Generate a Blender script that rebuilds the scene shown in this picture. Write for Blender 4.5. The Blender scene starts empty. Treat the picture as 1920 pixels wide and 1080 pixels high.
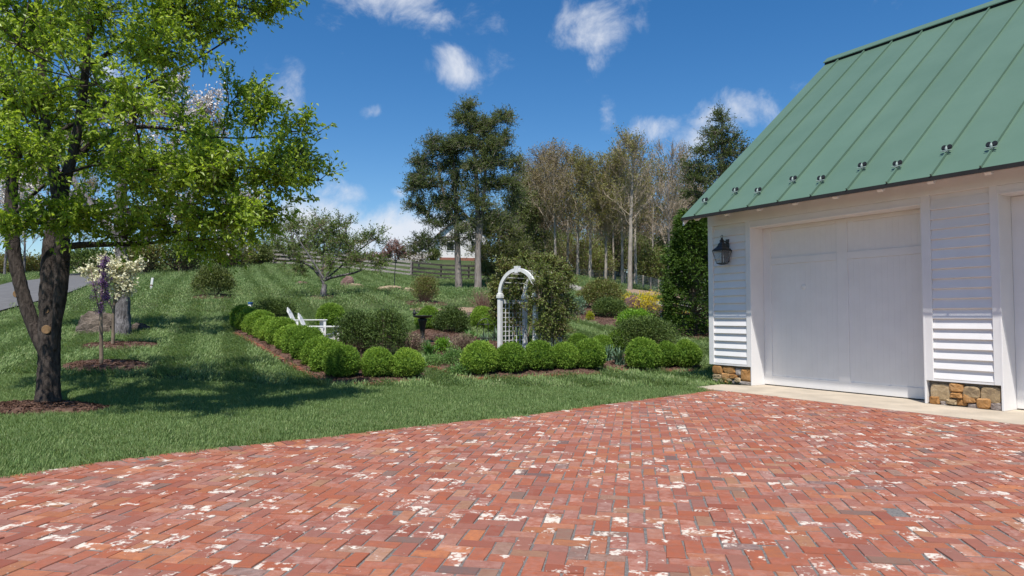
import bpy, math, random
import numpy as np
from math import radians, sin, cos, pi, atan2, sqrt, tan

# ------------------------------------------------------------------ camera, sky, sun
W_, H_ = 1920.0, 1080.0
FOC, PITCH, CAMZ = 1313.0, 0.0418, 1.28
AZ, DW = 0.5504, 10.706                       # garage wall azimuth and distance
scene = bpy.context.scene
col = scene.collection
cam_d = bpy.data.cameras.new('camera'); cam = bpy.data.objects.new('camera', cam_d); col.objects.link(cam)
cam_d.sensor_width = 36.0; cam_d.lens = 36.0 * FOC / W_; cam_d.clip_start = 0.05; cam_d.clip_end = 3000
cam.location = (0, 0, CAMZ); cam.rotation_euler = (pi / 2 + PITCH, 0, 0)
scene.camera = cam

def ray(px, py):
    u = (px - W_ / 2) / FOC; v = (H_ / 2 - py) / FOC
    c, s = cos(PITCH), sin(PITCH)
    return np.array([u, c - s * v, s + c * v])
def P(px, py, D):                              # the world point seen at a pixel, D metres ahead
    r = ray(px, py); r = r * (D / r[1]); r[2] += CAMZ
    return r

XL = np.array([sin(AZ), -cos(AZ), 0.0]); NL = np.array([cos(AZ), sin(AZ), 0.0])
SUN_EL = radians(63.5)
trav = NL - 1.26 * XL; trav = trav / np.linalg.norm(trav)      # horizontal way the sunlight travels
world = bpy.data.worlds.new('World'); scene.world = world; world.use_nodes = True
nt = world.node_tree; nt.nodes.clear()
def N(tree, t, **k):
    n = tree.nodes.new(t)
    for a, b in k.items():
        if a.startswith('i_'):
            n.inputs[int(a[2:])].default_value = b
        else: setattr(n, a, b)
    return n
def LK(tree, a, b, i=0, o=0):
    tree.links.new(a.outputs[o] if not isinstance(o, str) else a.outputs[o], b.inputs[i])
sky = N(nt, 'ShaderNodeTexSky'); sky.sky_type = 'NISHITA'; sky.sun_disc = False
sky.sun_elevation = SUN_EL; sky.sun_rotation = atan2(-trav[0], -trav[1])
sky.altitude = 300; sky.air_density = 1.0; sky.dust_density = 0.25; sky.ozone_density = 2.2
hsv = N(nt, 'ShaderNodeHueSaturation'); hsv.inputs['Saturation'].default_value = 1.36; hsv.inputs['Value'].default_value = 1.0
hsv.inputs['Hue'].default_value = 0.503
LK(nt, sky, hsv, 'Color')
tc = N(nt, 'ShaderNodeTexCoord')
acc = None
rc = random.Random(5)
BL = [(740, 2, 105, 42, 1.0), (850, 40, 80, 30, .72), (640, 40, 40, 36, .5), (1115, 48, 80, 36, 1.0), (1170, 8, 45, 22, .62), (845, 130, 44, 32, 1.0),
      (930, 112, 45, 34, .5), (1112, 125, 24, 26, .55), (545, 172, 50, 40, .9), (706, 208, 34, 17, .72), (1140, 214, 20, 24, .7), (1232, 242, 48, 20, .8),
      (1365, 225, 66, 34, .9), (1310, 272, 50, 34, .85), (1462, 178, 44, 24, .6), (636, 372, 50, 26, .85), (745, 445, 120, 42, 1.8), (600, 425, 100, 44, 1.5),
      (752, 360, 20, 9, .6), (180, 140, 50, 30, .75), (30, 70, 70, 30, .7), (300, 110, 50, 20, .4), (1005, 20, 30, 14, .5), (470, 15, 60, 14, .35)]
blobs = []
for px, py, rx, ry, st in BL:
    d = ray(px, py); d = d / np.linalg.norm(d)
    blobs.append((d, rx / FOC, ry / FOC, st))
for i in range(16):                            # the same fair-weather clouds all round the sky
    a = rc.uniform(radians(55), radians(305)); e = radians(rc.uniform(6, 50))
    blobs.append((np.array([sin(a) * cos(e), cos(a) * cos(e), sin(e)]), rc.uniform(.06, .14), rc.uniform(.025, .05), rc.uniform(.6, 1.0)))
import mathutils
wn = N(nt, 'ShaderNodeTexNoise'); wn.inputs['Scale'].default_value = 9; wn.inputs['Detail'].default_value = 4
LK(nt, tc, wn, 'Vector')
wsub = N(nt, 'ShaderNodeVectorMath', operation='SUBTRACT'); LK(nt, wn, wsub, 0, 'Color'); wsub.inputs[1].default_value = (.5, .5, .5)
wsc = N(nt, 'ShaderNodeVectorMath', operation='SCALE'); LK(nt, wsub, wsc, 0); wsc.inputs['Scale'].default_value = .045
wadd = N(nt, 'ShaderNodeVectorMath', operation='ADD'); LK(nt, tc, wadd, 0); LK(nt, wsc, wadd, 1)
for d, su, sv, st in blobs:
    c = mathutils.Vector(d); up = mathutils.Vector((0, 0, 1)); u = c.cross(up).normalized(); v = u.cross(c).normalized()
    m = mathutils.Matrix((u, v, -c)).transposed()
    mp = N(nt, 'ShaderNodeMapping', vector_type='TEXTURE')
    mp.inputs['Location'].default_value = d; mp.inputs['Rotation'].default_value = m.to_euler('XYZ'); mp.inputs['Scale'].default_value = (su, sv, su)
    LK(nt, wadd, mp, 'Vector')
    ln = N(nt, 'ShaderNodeVectorMath', operation='LENGTH'); LK(nt, mp, ln)
    mr = N(nt, 'ShaderNodeMapRange', interpolation_type='SMOOTHSTEP')
    mr.inputs['From Min'].default_value = 0.0; mr.inputs['From Max'].default_value = 2.0
    mr.inputs['To Min'].default_value = st; mr.inputs['To Max'].default_value = 0
    LK(nt, ln, mr, 'Value', 'Value')
    if acc is None: acc = mr
    else:
        mx = N(nt, 'ShaderNodeMath', operation='MAXIMUM'); LK(nt, acc, mx, 0); LK(nt, mr, mx, 1); acc = mx
cn = N(nt, 'ShaderNodeTexNoise'); cn.inputs['Scale'].default_value = 13; cn.inputs['Detail'].default_value = 9; cn.inputs['Roughness'].default_value = .62
cn.inputs['Distortion'].default_value = .35
LK(nt, tc, cn, 'Vector')
nm = N(nt, 'ShaderNodeMath', operation='MULTIPLY_ADD'); LK(nt, cn, nm, 0, 'Fac' if 'Fac' in cn.outputs else 0); nm.inputs[1].default_value = 2.9; nm.inputs[2].default_value = -1.68
ad = N(nt, 'ShaderNodeMath', operation='ADD'); LK(nt, acc, ad, 0); LK(nt, nm, ad, 1)
cm = N(nt, 'ShaderNodeMapRange', interpolation_type='SMOOTHSTEP'); LK(nt, ad, cm, 'Value')
cm.inputs['From Min'].default_value = .12; cm.inputs['From Max'].default_value = 1.32; cm.inputs['To Max'].default_value = .93
mix = N(nt, 'ShaderNodeMix', data_type='RGBA'); LK(nt, cm, mix, 0); LK(nt, hsv, mix, 6)
mix.inputs[7].default_value = (6.2, 6.5, 7.1, 1)
bg = N(nt, 'ShaderNodeBackground'); bg.inputs['Strength'].default_value = .1
LK(nt, mix, bg, 0, 2)
wo = N(nt, 'ShaderNodeOutputWorld'); LK(nt, bg, wo)

sd = bpy.data.lights.new('sun', 'SUN'); sd.energy = 5.0; sd.angle = radians(.53); sd.color = (1.0, .955, .89)
sun = bpy.data.objects.new('sun', sd); col.objects.link(sun)
lv = mathutils.Vector((trav[0] * cos(SUN_EL), trav[1] * cos(SUN_EL), -sin(SUN_EL)))
sun.rotation_euler = lv.to_track_quat('-Z', 'Y').to_euler(); sun.location = (0, -10, 40)
vs = scene.view_settings; vs.view_transform = 'Standard'; vs.look = 'None'; vs.gamma = 1; vs.exposure = .36; vs.use_curve_mapping = False
scene.cycles.max_bounces = 7; scene.cycles.diffuse_bounces = 4; scene.cycles.transmission_bounces = 4; scene.cycles.transparent_max_bounces = 8

# ------------------------------------------------------------------ helpers
def rng(s): return np.random.default_rng(s)
def nrm(v): return v / np.maximum(np.linalg.norm(v, axis=-1, keepdims=True), 1e-9)
def mesh(name, V, F, mats, mi=None, smooth=False, at=None):
    """F: list of (M,K) int arrays or ragged list; at: {name: per-vertex floats}"""
    me = bpy.data.meshes.new(name)
    V = np.asarray(V, dtype=np.float32).reshape(-1, 3)
    if isinstance(F, np.ndarray): F = [F]
    if len(F) and not isinstance(F[0], np.ndarray):
        tot = np.array([len(f) for f in F], dtype=np.int32); idx = np.array([i for f in F for i in f], dtype=np.int32)
    else:
        F = [f for f in F if len(f)]
        tot = np.concatenate([np.full(len(f), f.shape[1], dtype=np.int32) for f in F]); idx = np.concatenate([f.ravel() for f in F]).astype(np.int32)
    me.vertices.add(len(V)); me.vertices.foreach_set('co', V.ravel())
    me.loops.add(len(idx)); me.loops.foreach_set('vertex_index', idx)
    me.polygons.add(len(tot)); me.polygons.foreach_set('loop_start', np.concatenate([[0], np.cumsum(tot)[:-1]]).astype(np.int32))
    if not isinstance(mats, (list, tuple)): mats = [mats]
    for m in mats: me.materials.append(m)
    if mi is not None: me.polygons.foreach_set('material_index', np.asarray(mi, dtype=np.int32))
    me.polygons.foreach_set('use_smooth', np.full(len(tot), bool(smooth)))
    if at:
        for k, a in at.items():
            t = me.attributes.new(k, 'FLOAT', 'POINT'); t.data.foreach_set('value', np.asarray(a, dtype=np.float32))
    me.update(calc_edges=True)
    return me
def put(name, me, parent=None, loc=(0, 0, 0), rz=0.0):
    o = bpy.data.objects.new(name, me); col.objects.link(o)
    if parent is not None: o.parent = parent
    o.location = loc; o.rotation_euler = (0, 0, rz)
    return o
def tag(o, label=None, cat=None, group=None, kind=None):
    if label: o['label'] = label
    if cat: o['category'] = cat
    if group: o['group'] = group
    if kind: o['kind'] = kind
    return o
def thing(name, label, cat, loc=(0, 0, 0), rz=0.0, group=None):
    return tag(put(name, None, None, tuple(float(x) for x in loc), rz), label, cat, group)
def copy_tree(o, parent=None):
    c = o.copy(); col.objects.link(c)
    if parent is not None: c.parent = parent
    for ch in list(o.children): copy_tree(ch, c)
    return c

class MB:
    """collects polygons of one mesh"""
    def __init__(s): s.V = []; s.F = []; s.M = []
    def add(s, V, F, m=0):
        n = len(s.V); s.V.extend([tuple(map(float, v)) for v in V]); s.F.extend([tuple(i + n for i in f) for f in F]); s.M.extend([m] * len(F)); return s
    def box(s, x0, x1, y0, y1, z0, z1, m=0, bev=0.0):
        if bev <= 0:
            V = [(x, y, z) for z in (z0, z1) for y in (y0, y1) for x in (x0, x1)]
            return s.add(V, [(0, 2, 3, 1), (4, 5, 7, 6), (0, 1, 5, 4), (2, 6, 7, 3), (0, 4, 6, 2), (1, 3, 7, 5)], m)
        b = bev
        lo, hi = (x0, y0, z0), (x1, y1, z1)
        V = []; key = {}
        for sx in (0, 1):
            for sy in (0, 1):
                for sz in (0, 1):
                    c = [(lo, hi)[k][i] for i, k in enumerate((sx, sy, sz))]; sg = [1 if k == 0 else -1 for k in (sx, sy, sz)]
                    for ax in range(3):
                        p = [c[i] + (sg[i] * b if i != ax else 0) for i in range(3)]
                        key[(sx, sy, sz, ax)] = len(V); V.append(p)
        K = key; F = []
        for ax in range(3):
            a, b2 = [i for i in range(3) if i != ax]
            for sd_ in (0, 1):
                q = []
                for u, w in ((0, 0), (1, 0), (1, 1), (0, 1)):
                    t = [0, 0, 0]; t[ax] = sd_; t[a] = u; t[b2] = w; q.append(K[tuple(t) + (ax,)])
                F.append(q)
            for u in (0, 1):
                for w in (0, 1):
                    e = []
                    for end, axs in ((0, (a, b2)), (1, (b2, a))):
                        t = [0, 0, 0]; t[ax] = end; t[a] = u; t[b2] = w
                        e += [K[tuple(t) + (axs[0],)], K[tuple(t) + (axs[1],)]]
                    F.append(e)
        for sx in (0, 1):
            for sy in (0, 1):
                for sz in (0, 1): F.append([K[(sx, sy, sz, i)] for i in range(3)])
        cen = np.mean(np.array(V), axis=0)
        out = []
        for f in F:
            p = np.array([V[i] for i in f]); n_ = np.cross(p[1] - p[0], p[2] - p[0])
            out.append(tuple(f) if np.dot(n_, p.mean(0) - cen) > 0 else tuple(reversed(f)))
        return s.add(V, out, m)
    def prism(s, poly, axis, a0, a1, m=0):
        """poly: 2-D outline; axis: the axis it is extruded along"""
        n = len(poly)
        def pt(p, a):
            return {'x': (a, p[0], p[1]), 'y': (p[0], a, p[1]), 'z': (p[0], p[1], a)}[axis]
        V = [pt(p, a0) for p in poly] + [pt(p, a1) for p in poly]
        area = sum(poly[i][0] * poly[(i + 1) % n][1] - poly[(i + 1) % n][0] * poly[i][1] for i in range(n))
        flip = (area > 0) != (axis == 'y')
        F = [tuple(range(n)), tuple(range(2 * n - 1, n - 1, -1))] + [(i, n + i, n + (i + 1) % n, (i + 1) % n) for i in range(n)]
        if flip: F = [tuple(reversed(f)) for f in F]
        return s.add(V, F, m)
    def tube(s, pts, r, k=8, m=0, cap=True):
        V, F = tube(np.array(pts, float), np.array([r] * len(pts) if np.isscalar(r) else r, float), k, cap)
        return s.add(V, F, m)
    def lathe(s, prof, k=16, c=(0, 0), m=0, off=0.0):
        V = []; F = []
        for r, z in prof:
            for i in range(k):
                a = 2 * pi * (i + off) / k; V.append((c[0] + r * cos(a), c[1] + r * sin(a), z))
        for j in range(len(prof) - 1):
            for i in range(k): F.append((j * k + i, j * k + (i + 1) % k, (j + 1) * k + (i + 1) % k, (j + 1) * k + i))
        F.append(tuple(range(k - 1, -1, -1))); F.append(tuple((len(prof) - 1) * k + i for i in range(k)))
        return s.add(V, F, m)
    def me(s, name, mats, smooth=False): return mesh(name, s.V, s.F, mats, s.M, smooth)

def frames(T):
    ref = np.where(np.abs(T[:, 2:3]) > .92, np.array([[1.0, 0, 0]]), np.array([[0, 0, 1.0]]))
    U = nrm(np.cross(ref, T)); Vv = np.cross(T, U); return U, Vv
def tube(pts, r, k=6, cap=False):
    T = nrm(np.gradient(pts, axis=0)); 
    mt = nrm(T.mean(0)[None])[0]
    ref = np.array([1.0, 0, 0]) if abs(mt[2]) > .7 else np.array([0, 0, 1.0])
    U = nrm(np.cross(np.tile(ref, (len(T), 1)), T)); Vv = np.cross(T, U)
    a = np.arange(k) * 2 * pi / k
    V = (pts[:, None] + r[:, None, None] * (np.cos(a)[None, :, None] * U[:, None] + np.sin(a)[None, :, None] * Vv[:, None])).reshape(-1, 3)
    n = len(pts); i = np.arange(n - 1)[:, None] * k; j = np.arange(k)[None]
    F = np.stack([i + j, i + (j + 1) % k, i + k + (j + 1) % k, i + k + j], -1).reshape(-1, 4)
    if cap:
        F = [tuple(f) for f in F] + [tuple(range(k - 1, -1, -1)), tuple((n - 1) * k + q for q in range(k))]
    return V, F
def sticks(A, B, ra, rb, k=3):
    T = nrm(B - A); U, Vv = frames(T); a = np.arange(k) * 2 * pi / k
    o = np.cos(a)[None, :, None] * U[:, None] + np.sin(a)[None, :, None] * Vv[:, None]
    ra = np.broadcast_to(ra, len(A)); rb = np.broadcast_to(rb, len(A))
    V = np.concatenate([A[:, None] + o * ra[:, None, None], B[:, None] + o * rb[:, None, None]], 1)
    j = np.arange(k); f = np.stack([j, (j + 1) % k, k + (j + 1) % k, k + j], -1)
    F = (np.arange(len(A))[:, None, None] * 2 * k + f[None]).reshape(-1, 4)
    return V.reshape(-1, 3), F
def leaves(g, pos, ax, L, W, fold=.25, nor=None):
    """rhombic leaves, folded on the midrib"""
    n = len(pos); ax = nrm(ax)
    if nor is None: nor = g.normal(size=(n, 3)) + np.array([0, 0, .9])
    S = nrm(np.cross(ax, nor)); Nn = np.cross(S, ax)
    L = np.broadcast_to(L, n)[:, None] * g.uniform(.7, 1.2, (n, 1)); W = np.broadcast_to(W, n)[:, None] * g.uniform(.75, 1.2, (n, 1))
    b = pos; t = pos + ax * L - Nn * L * g.uniform(0, .3, (n, 1)); m = pos + ax * L * .45
    V = np.stack([b, m + S * W * .5 + Nn * W * fold, t, m - S * W * .5 + Nn * W * fold], 1).reshape(-1, 3)
    q = np.arange(n)[:, None] * 4
    F = np.concatenate([q + np.array([[0, 1, 2]]), q + np.array([[0, 2, 3]])])
    r = np.repeat(g.random(n), 4)
    return V, F, r
class Geo:
    """gathers numpy pieces of one mesh"""
    def __init__(s): s.V = []; s.T = []; s.Q = []; s.r = []; s.n = 0
    def add(s, V, F, r=None):
        F = np.asarray(F) + s.n; s.V.append(V); s.n += len(V)
        (s.T if F.shape[1] == 3 else s.Q).append(F); s.r.append(np.zeros(len(V)) if r is None else r); return s
    def me(s, name, mat, smooth=False, off=None):
        V = np.concatenate(s.V)
        if off is not None: V = V - np.asarray(off)
        F = []
        if s.T: F.append(np.concatenate(s.T))
        if s.Q: F.append(np.concatenate(s.Q))
        return mesh(name, V, F, mat, None, smooth, {'r': np.concatenate(s.r)})
def snoise(g, V, scale, n=7):
    """smooth pseudo-noise in [-1, 1]"""
    out = 0
    for i in range(n):
        k = g.normal(size=3) * scale; out = out + np.sin(V @ k + g.uniform(0, 6.28))
    return out / n * 1.6

# ------------------------------------------------------------------ materials
def mat(name):
    m = bpy.data.materials.new(name); m.use_nodes = True; t = m.node_tree; t.nodes.clear()
    o = N(t, 'ShaderNodeOutputMaterial'); b = N(t, 'ShaderNodeBsdfPrincipled'); LK(t, b, o)
    return m, t, b, o
def ramp(t, stops, src=None, interp='LINEAR'):
    r = N(t, 'ShaderNodeValToRGB'); e = r.color_ramp.elements; r.color_ramp.interpolation = interp
    while len(e) < len(stops): e.new(.5)
    for i, (p, c) in enumerate(stops): e[i].position = p; e[i].color = (c[0], c[1], c[2], 1) if not np.isscalar(c) else (c, c, c, 1)
    if src is not None: t.links.new(src, r.inputs[0])
    return r
def noise(t, scale, detail=4, rough=.55, vec=None, dist=0.0):
    n = N(t, 'ShaderNodeTexNoise'); n.inputs['Scale'].default_value = scale; n.inputs['Detail'].default_value = detail; n.inputs['Roughness'].default_value = rough
    n.inputs['Distortion'].default_value = dist
    if vec is None:
        gm = N(t, 'ShaderNodeNewGeometry'); vec = gm.outputs['Position']
    t.links.new(vec, n.inputs['Vector']); return n
def math_(t, op, a, b=None):
    n = N(t, 'ShaderNodeMath', operation=op)
    for i, x in enumerate((a, b)):
        if x is None: continue
        if np.isscalar(x): n.inputs[i].default_value = x
        else: t.links.new(x, n.inputs[i])
    return n.outputs[0]
def mixc(t, f, a, b):
    n = N(t, 'ShaderNodeMix', data_type='RGBA')
    for i, x in ((0, f), (6, a), (7, b)):
        if np.isscalar(x): n.inputs[i].default_value = x
        elif isinstance(x, tuple): n.inputs[i].default_value = (*x, 1)
        else: t.links.new(x, n.inputs[i])
    return n.outputs[2]
def bump(t, b, h, strength=.5, dist=.02):
    n = N(t, 'ShaderNodeBump'); n.inputs['Strength'].default_value = strength; n.inputs['Distance'].default_value = dist
    t.links.new(h, n.inputs['Height']); t.links.new(n.outputs[0], b.inputs['Normal'])
def simple(name, c1, c2=None, scale=8, rough=.6, bmp=0, metal=0, spec=.5, detail=5, bdist=.01):
    m, t, b, o = mat(name)
    b.inputs['Roughness'].default_value = rough; b.inputs['Metallic'].default_value = metal; b.inputs['Specular IOR Level'].default_value = spec
    if c2 is None: c2 = tuple(x * .8 for x in c1)
    n = noise(t, scale, detail)
    r = ramp(t, [(.3, c1), (.7, c2)], n.outputs[0]); t.links.new(r.outputs[0], b.inputs['Base Color'])
    if bmp: bump(t, b, n.outputs[0], bmp, bdist)
    return m
def leafmat(name, stops, trans=.3, rough=.5, tint=(1.25, 1.2, .55), spec=.35, gain=None):
    if gain is None: gain = 1.4 if max(stops[-1][1]) < .45 and name not in ('bark_mulch', 'dry_stems', 'purple_blossom', 'pinkish_buds', 'dormant_plant_leaves', 'yellow_green_buds', 'brown_buds', 'evergreen_sprays') else 1.0
    stops = [(p_, tuple(min(.85, x * gain) for x in c_)) for p_, c_ in stops]
    m, t, b, o = mat(name)
    at = N(t, 'ShaderNodeAttribute', attribute_name='r')
    n = noise(t, 1.3, 2)
    f = math_(t, 'ADD', math_(t, 'MULTIPLY', at.outputs['Fac'], .72), math_(t, 'MULTIPLY', n.outputs[0], .28))
    oi = N(t, 'ShaderNodeObjectInfo'); f = math_(t, 'ADD', f, math_(t, 'MULTIPLY', math_(t, 'SUBTRACT', oi.outputs['Random'], .5), .3))
    r = ramp(t, stops, f); t.links.new(r.outputs[0], b.inputs['Base Color'])
    b.inputs['Roughness'].default_value = rough; b.inputs['Specular IOR Level'].default_value = spec
    if trans > 0:
        tr = N(t, 'ShaderNodeBsdfTranslucent'); mu = N(t, 'ShaderNodeMix', data_type='RGBA', blend_type='MULTIPLY')
        mu.inputs[0].default_value = 1; t.links.new(r.outputs[0], mu.inputs[6]); mu.inputs[7].default_value = (*tint, 1)
        t.links.new(mu.outputs[2], tr.inputs[0])
        ms = N(t, 'ShaderNodeMixShader'); ms.inputs[0].default_value = trans
        LK(t, b, ms, 1); LK(t, tr, ms, 2); LK(t, ms, o)
    return m
M = {}
M['white'] = simple('white_paint', (.785, .77, .755), (.735, .72, .705), 3, .42, .04)
M['whitewood'] = simple('white_garden_paint', (.80, .80, .78), (.68, .68, .65), 9, .5, .1)
M['black'] = simple('black_metal', (.018, .018, .018), (.03, .028, .025), 20, .38, .1, 0, .5)
M['dark'] = simple('dark_gap', (.012, .012, .012), (.02, .02, .02), 6, .9)
M['mortar'] = simple('mortar', (.24, .21, .17), (.15, .13, .105), 30, .95, .4)
M['concrete'] = simple('concrete', (.47, .40, .31), (.34, .29, .225), 2.4, .9, .35, detail=10)
M['asphalt'] = simple('asphalt', (.125, .122, .12), (.085, .083, .082), 3, .92, .2, detail=10)
M['gravel'] = simple('gravel_path', (.30, .28, .255), (.2, .185, .165), 6, .95, .4, detail=9)
M['copper'] = simple('copper_cap', (.52, .30, .2), (.42, .24, .16), 12, .4, 0, .6)
M['blue'] = simple('blue_plastic', (.03, .10, .28), (.04, .13, .33), 8, .4)
M['dirt'] = simple('bare_soil', (.28, .20, .13), (.18, .12, .08), 6, .95, .5)
M['pruned'] = simple('cut_wood', (.27, .16, .07), (.17, .10, .05), 30, .85, .3)
M['galv'] = simple('pale_metal', (.30, .37, .34), (.20, .26, .24), 15, .6, 0, .0)
M['roofbrown'] = simple('brown_shingle', (.16, .11, .085), (.11, .08, .06), 5, .9)
M['redbrick'] = simple('far_red_brick', (.30, .12, .08), (.24, .10, .07), 5, .9)
M['glass'] = simple('dark_window', (.03, .035, .04), (.05, .055, .06), 2, .1)
def bark(name, c1, c2, sc=6, stretch=.22, b_=.9, bd=.03):
    m, t, b, o = mat(name); b.inputs['Roughness'].default_value = .92; b.inputs['Specular IOR Level'].default_value = .2
    g_ = N(t, 'ShaderNodeNewGeometry'); mp = N(t, 'ShaderNodeMapping'); mp.inputs['Scale'].default_value = (1, 1, stretch)
    t.links.new(g_.outputs['Position'], mp.inputs[0])
    n = noise(t, sc, 8, .65, mp.outputs[0], .6); n2 = noise(t, 2.3, 3)
    f = math_(t, 'ADD', math_(t, 'MULTIPLY', n.outputs[0], .75), math_(t, 'MULTIPLY', n2.outputs[0], .25))
    r = ramp(t, [(.36, c1), (.62, c2)], f); t.links.new(r.outputs[0], b.inputs['Base Color']); bump(t, b, n.outputs[0], b_, bd)
    return m
M['bark'] = bark('dark_bark', (.018, .014, .012), (.10, .08, .068), 22, .3, 1.0, .04)
M['bark_grey'] = bark('grey_bark', (.04, .036, .036), (.26, .24, .24), 18, .3, 1.0, .05)
M['bark_pale'] = bark('pale_bark', (.20, .17, .14), (.42, .37, .31), 9)
M['bark_cedar'] = bark('cedar_bark', (.13, .105, .09), (.33, .285, .25), 16, .1)
M['twig'] = bark('twig_bark', (.13, .10, .072), (.27, .21, .155), 6, .5, .2)
M['twig_grey'] = bark('grey_twig_bark', (.26, .20, .145), (.44, .365, .275), 6, .5, .2)
M['twig_red'] = bark('reddish_twigs', (.16, .085, .065), (.26, .17, .13), 6, .5, .2)
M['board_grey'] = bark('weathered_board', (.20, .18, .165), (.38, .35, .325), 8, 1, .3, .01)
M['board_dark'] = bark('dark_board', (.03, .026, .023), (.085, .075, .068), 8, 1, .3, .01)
# leaves
M['lf_main'] = leafmat('bright_spring_leaves', [(.05, (.10, .16, .018)), (.5, (.21, .29, .035)), (.95, (.34, .41, .07))], .52, .42, (1.15, 1.2, .5), .4)
M['lf_box'] = leafmat('boxwood_leaves', [(.05, (.045, .10, .012)), (.5, (.13, .22, .03)), (.95, (.25, .345, .055))], .25, .6, (1.25, 1.2, .5), .2)
M['lf_dark'] = leafmat('dark_shrub_leaves', [(.1, (.03, .055, .014)), (.6, (.065, .10, .025)), (.95, (.13, .175, .045))], .2, .55, (1.25, 1.2, .5), .25)
M['lf_olive'] = leafmat('olive_shrub_leaves', [(.1, (.05, .065, .018)), (.6, (.105, .13, .036)), (.95, (.17, .2, .055))], .25)
M['lf_rose'] = leafmat('rose_leaves', [(.0, (.13, .05, .03)), (.25, (.08, .085, .025)), (.6, (.11, .15, .035)), (.95, (.19, .24, .06))], .3)
M['lf_rhodo'] = leafmat('bronze_shrub_leaves', [(.05, (.15, .09, .04)), (.4, (.10, .105, .032)), (.95, (.165, .21, .055))], .25)
M['lf_cedar'] = leafmat('cedar_sprays', [(.1, (.05, .074, .026)), (.6, (.092, .124, .044)), (.95, (.145, .17, .06))], .3, .7, (1.2, 1.1, .6), .15)
M['lf_arbor'] = leafmat('evergreen_sprays', [(.1, (.04, .08, .014)), (.6, (.09, .16, .026)), (.95, (.16, .25, .045))], .22, .6, (1.25, 1.2, .5), .2)
M['lf_bud'] = leafmat('yellow_green_buds', [(.1, (.17, .165, .05)), (.6, (.25, .24, .075)), (.95, (.34, .33, .12))], .35)
M['lf_budbrown'] = leafmat('brown_buds', [(.1, (.18, .13, .075)), (.6, (.25, .20, .10)), (.95, (.30, .27, .13))], .35)
M['lf_apple'] = leafmat('sage_green_leaves', [(.1, (.075, .115, .025)), (.6, (.13, .19, .045)), (.95, (.20, .26, .08))], .35)
M['lf_strap'] = leafmat('strap_leaves', [(.1, (.04, .10, .02)), (.6, (.085, .18, .04)), (.95, (.15, .26, .09))], .25)
M['lf_blue'] = leafmat('blue_green_strap_leaves', [(.1, (.06, .11, .07)), (.6, (.12, .19, .12)), (.95, (.2, .28, .19))], .2)
M['lf_lime'] = leafmat('fresh_green_leaves', [(.1, (.06, .14, .012)), (.6, (.12, .24, .02)), (.95, (.19, .32, .03))], .3)
M['lf_chart'] = leafmat('chartreuse_leaves', [(.1, (.28, .32, .015)), (.9, (.5, .5, .03))], .25)
M['lf_cover'] = leafmat('groundcover_leaves', [(.1, (.05, .11, .03)), (.6, (.11, .2, .05)), (.95, (.2, .28, .1))], .2)
M['fl_white'] = leafmat('white_blossom', [(.1, (.60, .54, .50)), (.9, (.82, .79, .76))], .25, .6, (1, .97, .93))
M['fl_cream'] = leafmat('cream_bracts', [(.1, (.55, .52, .30)), (.9, (.82, .80, .60))], .25, .6, (1, .98, .8))
M['fl_purple'] = leafmat('purple_blossom', [(.1, (.16, .07, .20)), (.9, (.30, .16, .38))], .2, .6, (1.1, .9, 1.2))
M['fl_yellow'] = leafmat('yellow_blossom', [(.1, (.50, .40, .01)), (.9, (.80, .66, .04))], .25, .6, (1.1, 1, .5))
M['fl_pink'] = leafmat('pinkish_buds', [(.1, (.22, .12, .10)), (.9, (.36, .22, .19))], .2, .6, (1, .9, .9))
M['dry'] = leafmat('dry_stems', [(.1, (.20, .13, .09)), (.9, (.36, .25, .18))], .1, .8, (1, .9, .8))
M['lf_dormant'] = leafmat('dormant_plant_leaves', [(.1, (.16, .10, .08)), (.5, (.22, .15, .12)), (.95, (.24, .22, .12))], .1, .8, (1, .9, .8))
M['blade'] = leafmat('grass_blades', [(.05, (.05, .09, .026)), (.5, (.105, .168, .053)), (.9, (.19, .25, .095))], .3, .5, (1.2, 1.15, .5), .28)
M['blade_pale'] = leafmat('pale_grass_blades', [(.05, (.09, .135, .045)), (.5, (.145, .19, .075)), (.9, (.23, .25, .13))], .3, .5, (1.2, 1.15, .5), .2)
M['chip'] = leafmat('bark_mulch', [(.05, (.045, .022, .014)), (.5, (.105, .054, .034)), (.95, (.22, .13, .09))], 0, .9)
M['mulch'] = simple('mulch_ground', (.065, .033, .022), (.12, .064, .042), 14, .95, 1.0, detail=9, bdist=.04)
def rockmat(name, stops, sc=3, bs=.8, bd=.05):
    m, t, b, o = mat(name); b.inputs['Roughness'].default_value = .9; b.inputs['Specular IOR Level'].default_value = .25
    oi = N(t, 'ShaderNodeObjectInfo'); n = noise(t, sc, 9, .65, None, .4); n2 = noise(t, sc * 6, 5, .6)
    f = math_(t, 'ADD', math_(t, 'MULTIPLY', n.outputs[0], .62), math_(t, 'MULTIPLY', n2.outputs[0], .25))
    f = math_(t, 'ADD', f, math_(t, 'MULTIPLY', oi.outputs['Random'], .17))
    r = ramp(t, stops, f); t.links.new(r.outputs[0], b.inputs['Base Color']); bump(t, b, f, bs, bd)
    return m
M['rock'] = rockmat('fieldstone', [(.35, (.035, .028, .022)), (.5, (.12, .095, .075)), (.68, (.26, .21, .17))], 4, 1.0, .12)
M['rock_tan'] = rockmat('tan_fieldstone', [(.35, (.17, .12, .08)), (.55, (.32, .24, .16)), (.7, (.42, .33, .25))])
M['rock_red'] = rockmat('red_brown_stone', [(.35, (.06, .035, .03)), (.55, (.17, .10, .085)), (.7, (.26, .18, .16))])
M['st_orange'] = rockmat('orange_stone', [(.32, (.17, .075, .025)), (.5, (.38, .19, .065)), (.66, (.50, .29, .13))], 9, .7, .02)
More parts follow.
